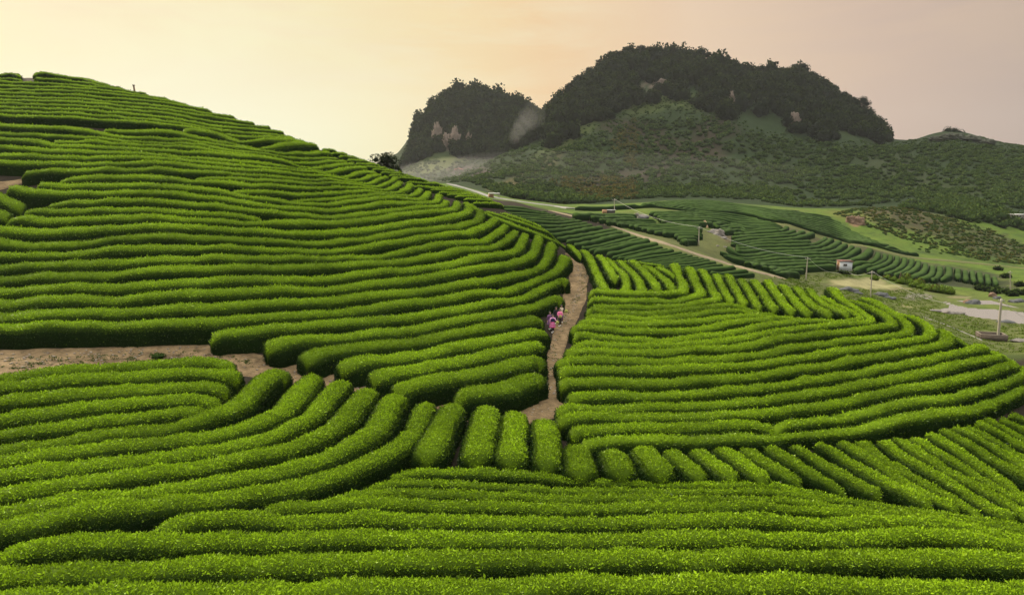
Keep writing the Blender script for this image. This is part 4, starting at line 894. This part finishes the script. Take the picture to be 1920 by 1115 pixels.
p = land_at(1860, 380+3, 280, 330); o = link('weed', clump_mesh('weed', (SHC, SH), [[0, 0, .15]], [[.4, .3, .14]], 120, .35, seed=101), None, land_at(298, 672, 20, 60)); tag(o, 'grey-green weed clump on the dirt track above the hedge end', 'weed')

PB = []
for pg, n_ in (("0,665 380,650 540,690 640,712 800,765 1000,780 1040,770 1036,750 950,785 800,782 600,722 440,690 0,690", 260), ("1030,760 1045,740 1045,640 1075,590 1100,540 1100,500 1070,480 1085,540 1050,610 1030,660", 160)):
    PB.append(scatter(n_, pg, 26, 66))
PB = np.vstack(PB); rb = rr.uniform(.02, .07, len(PB)); V0_, F0_ = ico(1); Vp = (V0_[None]*np.stack([rb*1.4, rb, rb*.7], 1)[:, None]+PB[:, None]+np.array([0, 0, .05])).reshape(-1, 3); Vp += (rr.random(Vp.shape)-.5)*.015
tag(link('pebbles', npmesh('pebbles', Vp, None, (F0_[None]+np.arange(len(PB))[:, None, None]*len(V0_)).reshape(-1, 3), (simple('pebble', (.22, .18, .14), .9, var=.4),))), kind='stuff', label='loose stones and clods strewn over the trodden earth', cat='pebbles')
PB2 = np.vstack([scatter(220, "0,672 100,668 300,662 400,655 520,690 300,682 0,695", 26, 60), scatter(120, "1030,760 1045,640 1100,540 1110,500 1095,490 1085,540 1050,610 1030,660", 26, 66)]); rb = rr.uniform(.04, .13, len(PB2))
tag(link('weeds', clump_mesh('weeds', (SH, SH), PB2+np.array([0, 0, .04]), np.stack([rb*1.5, rb*1.5, rb*.5], 1), 14, .5, seed=16, core=.3)), kind='stuff', label='small weeds creeping over the trodden earth', cat='weeds')

# ------------------------------------------------------------------ rocks
ROCK = simple('limestone', (.13, .115, .10), .95, var=.5, scale=2.5, bump=1.0, bscale=5); ROCKD = simple('dark_limestone', (.060, .062, .062), .95, var=.5, scale=2.5, bump=1.0, bscale=5); ROCKO = simple('ochre_rock', (.15, .095, .06), .95, var=.45, scale=2, bump=1, bscale=4)
def rock_obj(px, py, y0, y1, sx, sy, sz, label, m=ROCK, seed=1, rz=0.0, group=None):
    v = ICV3.copy(); q = v*np.array([sx, sy, sz]); v = q*(1+(vnoise(q+seed*13, 1.1, seed)-.5)*.9+(vnoise(q+seed*13, 3.2, seed+1)-.5)*.35)[:, None]
    v[:, 2] = np.maximum(v[:, 2], -.25*sz)
    o = link('rock', npmesh('rock', v, None, ICF3, (m,)), None, land_at(px, py, y0, y1)); o.rotation_euler = (0, 0, rz); return tag(o, label, 'rock', group)
ICV3, ICF3 = ico(4)
for i, a in enumerate([(1590, 545, 95, 130, 1.6, .8, .55, 'dark grey boulder half hidden behind the mound near the pale sand', ROCKD), (1608, 550, 95, 130, 1.0, .6, .35, 'small dark boulder right beside the half hidden grey one', ROCKD),
  (1655, 556, 95, 130, 1.5, .8, .65, 'rough dark grey boulder right of the middle power pole', ROCKD), (1668, 560, 95, 130, 1.0, .6, .5, 'smaller dark boulder touching the rough one by the middle pole', ROCKD),
  (1752, 583, 90, 130, 1.1, .6, .35, 'brown rock on the left tip of the pond shore', ROCK), (1780, 588, 90, 125, .9, .6, .45, 'first brown rock on the near pond shore', ROCK), (1795, 588, 90, 125, 1.2, .6, .4, 'long brown rock on the near pond shore', ROCK), (1808, 589, 90, 125, .8, .6, .5, 'pointed brown rock on the near pond shore', ROCK),
  (1825, 592, 90, 125, .8, .5, .35, 'flat brown rock further right on the near pond shore', ROCK), (1885, 604, 88, 120, 1.4, .6, .3, 'flat dark rock on the near pond shore right of the leaning pole', ROCKD),
  (1814, 568, 110, 150, 1.0, .7, .7, 'reddish rock on the far side of the pond', ROCKO), (1826, 569, 110, 150, 1.5, .8, .7, 'dark rock mass on the far side of the pond', ROCKD), (1860, 556, 115, 160, .7, .5, .8, 'ochre boulder in the grass behind the pond', ROCKO),
  (1869, 560, 115, 160, .9, .6, .6, 'dark boulder beside the ochre one behind the pond', ROCKD), (1906, 566, 115, 160, 1.6, .8, .6, 'dark boulder in the grass near the right edge', ROCKD),
  (1913, 640, 80, 110, 1.3, .9, .35, 'grey rock slab at the right edge below the brick tank', ROCK),
  (1200, 409, 150, 185, 1.8, 1.2, 1.1, 'grey outcrop between the plots beside the dirt road field', ROCK), (1207, 411, 150, 185, 1.3, 1, .8, 'darker outcrop right beside the grey one', ROCKD), (1321, 426, 130, 170, .7, .6, 1.3, 'upright tan boulder beside the far left power pole', simple('tan_rock', (.34, .23, .13), .95, var=.3, bump=.8)),
  (1340, 437, 130, 170, 1.6, 1, .8, 'leaning brown rocks at the corner of the plot', ROCK), (1348, 441, 130, 170, 1.5, .9, 1.0, 'larger leaning brown rock at the corner of the plot', ROCK), (1358, 447, 130, 170, .8, .6, .4, 'low tan rock below the leaning rocks', ROCK),
  (1594, 417, 210, 255, 1.6, 1.0, 2.4, 'left streak of orange rock face on the hillock', ROCKO), (1602, 419, 210, 255, 1.8, 1.0, 2.6, 'middle streak of orange rock face on the hillock', ROCKO), (1611, 421, 210, 255, 1.5, 1.0, 2.3, 'right streak of orange rock face on the hillock', ROCKO),
  (1345, 461, 115, 150, .5, .35, .15, 'small flat pale stone on the grass below the leaning rocks', ROCK), (1359, 463, 115, 150, .55, .35, .15, 'second flat pale stone on the grass, further right', ROCK)]):
    rock_obj(*a[:8], m=a[8], seed=i+3, rz=rr.uniform(-.4, .4))

CLIFF = simple('cliff_face', (.105, .078, .060), .95, var=.5, scale=.35, bump=1, bscale=.8)
for i, (px, py, sx, sy, sz, lb) in enumerate([(820, 268, 4.5, 3, 15, 'tall tan cliff streak at the left of the smaller crag'), (838, 276, 3.5, 3, 11, 'second tan cliff streak of the smaller crag'), (853, 272, 4.5, 3, 13, 'broad pinkish cliff face in the middle of the smaller crag'),
    (879, 272, 3.2, 3, 9, 'short tan cliff face right of the broad one'), (1371, 196, 2.6, 2.5, 8, 'narrow pale cliff spur under the crag summit trees'), (1489, 234, 4, 3, 8, 'pale cliff wedge at the lower right of the big crag'), (1243, 160, 4, 3, 4, 'dim rock ledge among the trees above the meadow')]):
    rock_obj(px, py, 440, 640, sx, sy, sz, lb, m=CLIFF, seed=70+i)
for i, (px, py, sx, sz, lb) in enumerate([(1762, 262, 6, 2.6, 'left end of the dark outcrop below the umbrella tree'), (1785, 259, 8, 3.2, 'dark outcrop right under the umbrella tree'), (1815, 262, 8, 2.6, 'dark outcrop right of the umbrella tree'), (1845, 268, 7, 2.0, 'right end of the dark outcrop on the small far hilltop')]):
    rock_obj(px, py, 400, 520, sx, 4, sz, lb, m=simple('mossy_rock', (.035, .038, .022), .95, var=.6, scale=.6, bump=1, bscale=1), seed=90+i)
# ------------------------------------------------------------------ boxes, huts, poles, wires
def boxv(cx, cy, cz, sx, sy, sz, taper=1.0):
    v = [(cx+sx/2*i*(taper if k > 0 else 1), cy+sy/2*j*(taper if k > 0 else 1), cz+sz/2*k) for k in (-1, 1) for j in (-1, 1) for i in (-1, 1)]
    q = [(0, 2, 3, 1), (4, 5, 7, 6), (0, 1, 5, 4), (2, 6, 7, 3), (0, 4, 6, 2), (1, 3, 7, 5)]; return np.array(v), q, None
def part(name, parts, m, parent, smooth=False): v, q, t = join(parts); return link(name, npmesh(name, v, q or None, t or None, (m,), smooth=smooth), parent)
WHITEW = simple('whitewash', (.36, .38, .40), .9, var=.12, scale=2, bump=.3); ORW = simple('orange_plaster_and_sun', (.26, .15, .08), .9, var=.15, scale=3); GREYB = simple('grey_block', (.24, .22, .20), .9, var=.25, scale=3, bump=.4)  # the orange also paints warm sunlight on the hut's left side
ROOFR = simple('red_roof', (.13, .055, .042), .8, var=.25, scale=6, bump=.4); TIN = simple('tin_sheet', (.42, .42, .40), .5, var=.15, scale=3, bump=.3); DARK = simple('dark_opening', (.015, .015, .015), .9); CONC = simple('pole_concrete', (.30, .27, .22), .85, var=.18, scale=3)
STEEL = simple('steel', (.25, .24, .23), .5, .6); WIRE = simple('wire', (.40, .40, .37), .5, .2); WOOD = simple('brown_post', (.14, .085, .05), .9, var=.3, bump=.4); REDT = simple('red_tarp', (.42, .07, .035), .7, var=.15); BLUET = simple('blue_tarp', (.16, .34, .52), .7, var=.15)
BRK = simple('old_brick', (.08, .06, .045), .95, var=.4, scale=5, bump=.8, bscale=9)
# the small hut in the valley
p = land_at(1582, 511, 125, 145); h_ = empty('hut', p, 'small white hut with red-brown roof edge at the foot of the curved tea plot', 'hut', None, -.2)
part('wall', [boxv(0, -1.15, 1.1, 2.4, .14, 2.6), boxv(1.13, 0, 1.1, .14, 2.16, 2.6), boxv(0, 1.15, 1.1, 2.4, .14, 2.6)], WHITEW, h_); part('side_wall', [boxv(-1.13, -.75, 1.1, .14, .64, 2.6), boxv(-1.13, .85, 1.1, .14, .44, 2.6), boxv(-1.13, .1, 2.0, .13, 1.06, .8)], ORW, h_)['label'] = 'doorway side of the hut with warm sunlight painted on in orange'  # sunlight on the left side is painted as orange wall colour
part('roof', [boxv(.05, 0, 2.47, 2.7, 2.6, .12), boxv(.15, -1.34, 2.55, 1.9, .08, .22)], ROOFR, h_); f_ = part('window', [boxv(-.15, -1.235, 1.75, .72, .05, .46)], GREYB, h_); part('pane', [boxv(-.28, -1.27, 1.75, .2, .02, .3), boxv(0.02, -1.27, 1.75, .2, .02, .3)], DARK, f_); part('drain_hole', [boxv(.45, -1.23, .25, .2, .03, .22)], DARK, h_)
p = land_at(1906, 418, 262, 300); h_ = empty('house', p, 'grey block house with pale tin roof at the right edge of the mountain foot', 'house', None, -.4)
part('wall', [boxv(0, 0, 1.6, 5.4, 4, 3.6)], GREYB, h_); part('roof', [boxv(.1, -.2, 3.5, 6.2, 4.8, .18)], TIN, h_); w1 = part('window', [boxv(-.4, -2.03, 2.0, 1.3, .08, .9)], DARK, h_); part('frame', [boxv(-.4, -2.08, 2.0, .08, .06, .9), boxv(-.4, -2.08, 2.48, 1.4, .06, .08)], GREYB, w1)
part('porch', [boxv(4.4, -.3, 3.2, 3.4, 3.4, .14), boxv(5.9, -1.8, 1.5, .15, .15, 3.3)], TIN, h_); part('doorway', [boxv(2.2, -2.02, 1.2, .9, .06, 2.2)], DARK, h_)
p = land_at(1142, 401, 145, 200); h_ = empty('shed', p, 'low shed with an orange end and dark side beside the far pole', 'shed', None, 0)
part('end_wall', [boxv(-1.1, -.1, .45, 1.0, 1.2, 1.1)], ORW, h_); part('side_wall', [boxv(.4, 0, .38, 1.9, 1.1, .95)], simple('dark_side', (.07, .06, .055)), h_); part('roof', [boxv(.45, 0, .93, 2.2, 1.4, .08)], TIN, h_)
p = land_at(926, 371, 200, 260); h_ = empty('roadside_shelter', p, 'white flat-roofed shelter with an orange side beside the road below the hills', 'shelter', None, .2)
part('wall', [boxv(-.9, 0, .55, 1.4, 1.6, 1.3)], ORW, h_); part('roof', [boxv(.1, 0, 1.35, 3.2, 2.2, .16)], simple('white_roof', (.7, .68, .64), .6), h_); [part('post', [boxv(1.5, s, .6, .1, .1, 1.4)], CONC, h_) for s in (-.9, .9)]
def tarp(px, py, y0, y1, w_, d_, hh, m, label, name='tarpaulin'):
    g = np.linspace(-.5, .5, 9); X, Y = np.meshgrid(g, g); Z = hh*(1-abs(X)*1.3)+.12*np.sin(X*11+Y*7); v = np.stack([X*w_, Y*d_, Z], -1).reshape(-1, 3); a = np.arange(8)[:, None]*9+np.arange(8)[None]; q = np.stack([a, a+1, a+10, a+9], -1).reshape(-1, 4)
    v2 = v-np.array([0, 0, .06]); V = np.vstack([v, v2]); Q = np.vstack([q, q[:, ::-1]+81]); x, y, z = land_at(px, py, y0, y1)
    return tag(link(name, npmesh(name, V, Q, None, (m,)), None, (x, y, z+.3)), label, 'tarpaulin')
tarp(1870, 410, 265, 310, 2.6, 2.0, 2.6, REDT, 'orange-red tarpaulin in the bushes left of the grey house'); tarp(1860, 406, 265, 310, 1.8, 1.4, 1.0, BLUET, 'pale blue tarpaulin left of the orange-red one')
tarp(860, 320, 430, 600, 7, 4, 1.6, REDT, 'small red canopy in the hazy clearing below the smaller crag')
# brick water tank
x, y, z = land_at(1858, 636, 88, 105); tk = empty('brick_tank', (x, y, z), 'open brick tank at the foot of the leaning concrete pole', 'tank', None, -.3)
part('wall', [boxv(0, -1.0, .35, 3.3, .16, .95), boxv(0, 1.0, .35, 3.3, .16, .95), boxv(-1.57, 0, .35, .16, 1.84, .95), boxv(1.57, 0, .35, .16, 1.84, .95)], BRK, tk); part('rim', [boxv(0, -1.0, .85, 3.36, .2, .05), boxv(0, 1.0, .85, 3.36, .2, .05), boxv(-1.57, 0, .85, .2, 1.8, .05), boxv(1.57, 0, .85, .2, 1.8, .05)], simple('rim_mortar', (.16, .13, .10), .9, var=.2), tk)
part('floor', [boxv(0, 0, .02, 3.0, 1.84, .08)], simple('tank_floor', (.12, .07, .05)), tk)
# power poles
def pole(px, pb, pt, y0, y1, label, ptx=None, m=CONC, wd=.22, arm=True, name='power_pole', group='power poles in the valley', z0=None):
    x, y, z = land_at(px, pb, y0, y1); tx, _, tz = set_dir(ptx or px, pt, y); H = tz-z; e = empty(name, (x, y, z-.1), label, 'pole', group); lx = tx-x
    k = 9; ts = np.linspace(0, 1, k); part('shaft', [tube([(lx*t, 0, (H+.1)*t) for t in ts], [wd*.5*(1-.35*t) for t in ts], 6)], m, e)
    if arm:
        part('crossarm', [boxv(lx, -.08, H-.22, .9, .07, .08)], STEEL, e)
        for s in (-.38, 0, .38): part('insulator', [tube([(lx+s, -.08, H-.18), (lx+s, -.08, H-.02)], [.04, .03], 6)], STEEL, e)
    return Vector((x+lx, y-.08, z+H))
tA = pole(1310, 461, 425, 115, 145, 'thin concrete power pole at the corner of the grass clearing between plots', 1311); tB = pole(1511, 527, 482, 110, 130, 'concrete power pole at the end of the dirt road', 1514.5); tC = pole(1632, 559, 508, 100, 125, 'concrete power pole right of the pale sand patch', 1635)
tE = pole(1895, 553, 508, 120, 165, 'far power pole at the right edge above the pond', 1894); tF = pole(1871, 638, 560, 88, 106, 'tall leaning concrete pole beside the brick tank', 1877.5, wd=.42); tG = pole(1152, 401, 373, 140, 200, 'distant power pole beside the orange-ended shed', 1152, wd=.2)
tS = pole(1685, 524, 510, 120, 165, 'short tilted brown stick standing in the bushes by the valley plot', 1689.5, m=WOOD, wd=.16, arm=False, name='leaning_stick', group=None); 
x, y, z = on_dir(265, 91); u, t = ray(264, 160); zt = CAMH+float(t)*y; e = empty('post', (x, y, z-.1), 'thin brown post alone on the skyline of the left hill', 'post', None); part('shaft', [tube([(0, 0, 0), (-.04, 0, (zt-z)/2), (-.1, 0, zt-z+.1)], [.13, .12, .10], 7)], WOOD, e); part('cap', [boxv(-.1, 0, zt-z+.1, .24, .24, .1)], WOOD, e)
def wire(a, b, sag, label, r=.022):
    a, b = Vector(a), Vector(b); pts = [a.lerp(b, t)-Vector((0, 0, sag*4*t*(1-t))) for t in np.linspace(0, 1, 22)]; v, q, t = tube([tuple(p) for p in pts], [r]*22, 4)
    tag(link('power_line', npmesh('power_line', v, q, t, (WIRE,))), label, 'wire', 'wires between the valley poles')
hutp = Vector(set_dir(1573, 511, 136)); nxt = Vector(set_dir(1790, 572, 104))
wire(tG, tA, 1.2, 'wire sagging from the distant pole by the shed to the clearing pole'); wire(tA, tB, 1.0, 'wire from the clearing pole to the pole at the road end'); wire(tB, hutp, .9, 'wire sagging from the road end pole down to the hut'); wire(hutp+Vector((2.1, 0, 0)), tC, .6, 'wire rising from the hut to the pole by the sand patch')
wire(tC, nxt, .8, 'wire running from the sand patch pole over the bushes to the pond', r=.018); wire(tF, Vector(set_dir(1960, 610, 96)), .7, 'wire from the tall leaning pole out of the right edge', r=.025)

# ------------------------------------------------------------------ the girls on the path
SKIN = simple('skin', (.42, .25, .17), .6, var=.05); HAIR = simple('hair', (.018, .012, .009), .6, var=.2)
def cloth(n, c): return simple(n, c, .85, var=.18, scale=14)
NAVY = cloth('navy_cloth', (.025, .022, .07)); PINKS = cloth('lilac_pink_cloth', (.62, .28, .50)); PURP = cloth('purple_cloth', (.16, .07, .17)); PINK = cloth('bright_pink_cloth', (.80, .20, .40)); BLK = cloth('black_cloth', (.015, .014, .017)); WHT = cloth('white_shoes', (.75, .73, .70)); CREAM = cloth('cream_cloth', (.6, .5, .38))
sk, t, o_ = mat('pleated_skirt'); co = objco(t); z_ = t.new('ShaderNodeSeparateXYZ'); t.ln(co, z_.inputs[0]); wv = t.math('SINE', t.math('MULTIPLY', z_.outputs[2], 42.0)); c = t.mix(t.math('MULTIPLY_ADD', wv, .5, .5), (.55, .06, .16), (.42, .16, .36)); p_ = t.new('ShaderNodeBsdfPrincipled'); t.ln(c, p_.inputs[0]); p_.inputs['Roughness'].default_value = .85; t.ln(p_.outputs[0], o_.inputs[0])
def body_mesh(J, H):
    """continuous figure: joints joined by edges, grown with a skin modifier rooted at the pelvis"""
    me = D.meshes.new('person'); V = []; E = []; Rr = []
    def v(p, r, par=None):
        V.append(tuple(np.array(p)*H)); Rr.append(r*H)
        if par is not None: E.append((par, len(V)-1))
        return len(V)-1
    pel = v(J['pel'], .068); wa = v((J['pel'][0], J['pel'][1], .62), .058, pel); ch = v(J['ch'], .07, wa); nk = v(J['nk'], .030, ch); chin = v(np.array(J['hd'])-[0, .012, .05], .045, nk); hd = v(J['hd'], .062, chin); top = v(np.array(J['hd'])+[0, .01, .035], .055, hd); v(np.array(J['hd'])+[0, -.068, -.012], .012, hd)
    for s, k in ((-1, 'l'), (1, 'r')):
        sh = v(J['sh'+k], .034, ch); el = v(J['el'+k], .024, sh); wr = v(J['wr'+k], .017, el); d = np.array(J['wr'+k])-np.array(J['el'+k]); d /= np.linalg.norm(d); pm = v(np.array(J['wr'+k])+d*.035, .019, wr)
        sd = np.cross(d, (0, 1, 0)); sd /= max(1e-6, np.linalg.norm(sd))
        for f in range(4):
            a = v(np.array(J['wr'+k])+d*.06+sd*(f-1.5)*.011, .0065, pm); v(np.array(J['wr'+k])+d*(.078-.004*abs(f-1.4))+sd*(f-1.5)*.012-np.array([0, .012, 0]), .005, a)
        v(np.array(J['wr'+k])+d*.035+sd*.03*s-np.array([0, .012, 0]), .007, pm)
        hp = v(J['hp'+k], .052, pel); kn = v(J['kn'+k], .034, hp); an = v(J['an'+k], .021, kn); v(np.array(J['an'+k])+[0, -.06, -.022], .017, an)
    me.from_pydata(V, E, []); o = D.objects.new('person', me); COL.objects.link(o)
    sm = o.modifiers.new('skin', 'SKIN'); sm.use_smooth_shade = True
    for i, q in enumerate(me.skin_vertices[0].data): q.radius = (Rr[i], Rr[i]); q.use_root = (i == 0)
    ss = o.modifiers.new('sub', 'SUBSURF'); ss.levels = ss.render_levels = 1; me.materials.append(SKIN); return o
def person(px, pb, H, rz, label, top, sleeve, legs, skirt=None, arms='down', hair='long', step=.04, vest=None, yoff=0):
    x, y, z = at([px], [pb], 0, 35, 62)[0]; y += yoff; z = float(ground(x, y))+.05
    J = dict(pel=(0, 0, .51), ch=(0, -.005, .73), nk=(0, 0, .835), hd=(0, -.012, .925), shl=(-.10, 0, .795), shr=(.10, 0, .795), hpl=(-.05, 0, .49), hpr=(.05, 0, .49),
             knl=(-.052, -step-.01, .27), knr=(.052, step*.4-.02, .27), anl=(-.05, -step*1.6, .045), anr=(.05, step*1.5, .055))
    if arms == 'down': J.update(ell=(-.145, .01, .64), elr=(.145, .01, .64), wrl=(-.155, -.03, .49), wrr=(.16, -.03, .49))
    elif arms == 'hold': J.update(ell=(-.14, -.01, .65), elr=(.14, -.01, .65), wrl=(-.05, -.13, .60), wrr=(.05, -.13, .60))
    elif arms == 'side': J.update(ell=(-.145, .01, .64), elr=(.16, -.02, .67), wrl=(-.155, -.03, .49), wrr=(.20, -.14, .66))
    elif arms == 'wave': J.update(ell=(-.19, -.02, .84), elr=(.14, -.01, .65), wrl=(-.15, -.04, .98), wrr=(.06, -.13, .60))
    o = body_mesh(J, H); o.location = (x, y, z); o.rotation_euler = (0, 0, rz); tag(o, label, 'person', None)
    P = {k: np.array(v)*H for k, v in J.items()}
    def T(name, pts, r, m, k=10): vv, q, tt = tube(pts, [a*H for a in r], k); return link(name, npmesh(name, vv, q, tt, (m,), smooth=True), o)
    up = lambda zz: np.array([0, -.003, zz])*H
    def shell(name, zs, rx, ry, m, wavy=0):
        k = 28; V = [(rx[i]*H*math.cos(a)*(1+wavy*math.sin(a*9)*(i/len(zs))), ry[i]*H*math.sin(a)*(1+wavy*math.sin(a*9)*(i/len(zs))), zs[i]*H) for i in range(len(zs)) for a in np.linspace(0, 2*math.pi, k, endpoint=False)]
        Q = [(i*k+j, i*k+(j+1) % k, (i+1)*k+(j+1) % k, (i+1)*k+j) for i in range(len(zs)-1) for j in range(k)]; return link(name, npmesh(name, V, Q, None, (m,), smooth=True), o)
    shell('top', [.845, .825, .80, .74, .66, .58, .50], [.04, .085, .118, .105, .088, .085, .098], [.035, .055, .075, .083, .075, .073, .082], top)
    if vest: shell('vest', [.815, .795, .74, .66, .585], [.075, .10, .110, .094, .092], [.062, .077, .088, .081, .079], vest)
    if skirt: shell('skirt', [.60, .57, .46, .34, .29], [.083, .10, .135, .165, .175], [.075, .09, .12, .145, .155], skirt, .08)
    for k in 'lr':
        T('sleeve', [P['sh'+k], (P['sh'+k]+P['el'+k])/2, P['el'+k], P['el'+k]*.25+P['wr'+k]*.75], [.043, .036, .034, .030], sleeve)
        T('trouser_leg', [P['hp'+k]+up(.02)*0, P['kn'+k], P['an'+k]+np.array([0, 0, .02])*H], [.060, .042, .030], legs)
        a = P['an'+k]; v_, q_, t_ = tube([a+np.array([0, .03, -.02])*H, a+np.array([0, -.01, -.022])*H, a+np.array([0, -.085, -.035])*H], [.026*H, .032*H, .022*H], 8); link('shoe', npmesh('shoe', v_, q_, t_, (WHT,), smooth=True), o)
    hv = ICV3*np.array([.072, .075, .078])*H; keep = (ICV3[:, 1] > -.45) | (ICV3[:, 2] > .55); hv[~keep] *= .72; hc = P['hd']+np.array([0, .012, .018])*H; hb = hv+hc
    if hair == 'long': m_ = (ICV3[:, 2] < -.1) & (ICV3[:, 1] > .0); hb[m_, 2] -= .09*H*(-ICV3[m_, 2]); hb[m_, 1] += .02*H
    link('hair', npmesh('hair', hb, None, ICF3, (HAIR,), smooth=True), o)
    for s in (-1, 1): e_ = ico(1); link('eye', npmesh('eye', e_[0]*.0075*H+P['hd']+np.array([s*.024, -.0605, .004])*H, None, e_[1], (DARK,)), o)
    return o, P, (x, y, z)
YEL = foliage('pale_petals', (.35, .36, .12), (.62, .60, .22), (.80, .72, .30), trans=.2, gl=0, nscale=3); YEC = foliage('flower_core', (.25, .28, .08), (.35, .36, .12), (.4, .4, .15), trans=0, gl=0)
def bunch(o, off, label, r=.13, group=None):
    w_ = o.matrix_basis @ Vector(off); v = clump_mesh('flower_bunch', (YEC, YEL), [[0, 0, 0]], [[r, r*.8, r]], 160, .3, seed=int(abs(w_.x*10)) % 50, low=-1.0); b = link('flower_bunch', v, None, w_)
    return tag(b, label, 'flowers', group)
g1, P, _ = person(1036, 624, 1.30, .15, 'girl walking in front in a navy vest with lilac sleeves and a pink pleated skirt', PINKS, PINKS, BLK, skirt=sk, vest=NAVY, arms='side', step=.05)
bunch(g1, P['wrr']+np.array([.02, -.10, -.10]), 'round pale yellow flower bunch hanging from the hand of the front girl', .12)
g2, P, _ = person(1031, 618, 1.27, .2, 'girl in a dark purple dress half hidden just behind the front girl', PURP, PURP, PURP, skirt=PURP, step=.03)
g3, P, _ = person(1049.5, 612, 1.28, .1, 'child in a bright pink shirt and black trousers holding yellow flowers', PINK, PINK, BLK, arms='hold', hair='short', step=.04)
bunch(g3, np.array([0, -.27, .75]), 'yellow green flower bunch held against the bright pink shirt', .11)
g4, P, _ = person(1042.5, 607, 1.22, .1, 'child dressed in black walking between the purple dress and the pink shirt', BLK, BLK, BLK, hair='short')
g5, P, _ = person(1052.5, 606, 1.34, .1, 'girl at the back in cream and dark clothes raising pale flowers beside the pink shirt', CREAM, BLK, PURP, arms='side', step=.02)
bunch(g5, P['wrr']+np.array([.04, -.06, .02]), 'pale yellow green flower bunch carried by the girl at the back', .14)

# ------------------------------------------------------------------ evening haze in the air
hz = D.materials.new('haze_air'); hz.use_nodes = True; t = NT(hz.node_tree); t.n.clear(); o_ = t.new('ShaderNodeOutputMaterial')
pv = t.new('ShaderNodeVolumePrincipled'); pv.inputs['Color'].default_value = (.86, .91, .95, 1); pv.inputs['Density'].default_value = .00008; pv.inputs['Anisotropy'].default_value = .35; t.ln(pv.outputs[0], o_.inputs['Volume'])
xm = 1250.0; V, q, _ = boxv(0, 810, 70, 2*2000, 1720, 175); b = link('haze', npmesh('haze', V, q, None, (hz,))); tag(b, kind='stuff', label='thin evening haze filling the valley', cat='haze')
def puff(name, px, py, y, sx, sy, sz, dens, label):
    m_ = D.materials.new(name+'_air'); m_.use_nodes = True; t = NT(m_.node_tree); t.n.clear(); o2 = t.new('ShaderNodeOutputMaterial'); p2 = t.new('ShaderNodeVolumePrincipled'); p2.inputs['Color'].default_value = (.95, .93, .92, 1); p2.inputs['Density'].default_value = dens; p2.inputs['Anisotropy'].default_value = .3; t.ln(p2.outputs[0], o2.inputs['Volume'])
    c = np.array(set_dir(px, py, y)); v = ICV3*np.array([sx, sy, sz]); v = v*(1+(vnoise(v+7, 1.3/max(sx, 1), 4)-.5)*.6)[:, None]
    tag(link(name, npmesh(name, v, None, ICF3, (m_,), smooth=True), None, tuple(c)), kind='stuff', label=label, cat=name)
puff('mist', 890, 335, 440, 75, 45, 13, .0012, 'pale mist lying in the gully at the foot of the smaller crag')
puff('mist', 960, 356, 380, 60, 35, 9, .0012, 'thin mist spreading over the road at the foot of the slope')
puff('mist', 1040, 352, 420, 190, 60, 20, .0006, 'broad faint mist along the foot of the big mountain slope')
for k, (px, py, r_) in enumerate([(965, 258, 3.0), (971, 247, 3.6), (978, 236, 4.2), (988, 226, 5.2), (1000, 217, 6.0)]): puff('smoke', px, py, 425, r_*1.2, r_, r_*1.5, .007-.001*k, 'grey smoke drifting up the gully between the crags')
S.cycles.volume_step_rate = 5.0; S.cycles.volume_bounces = 0
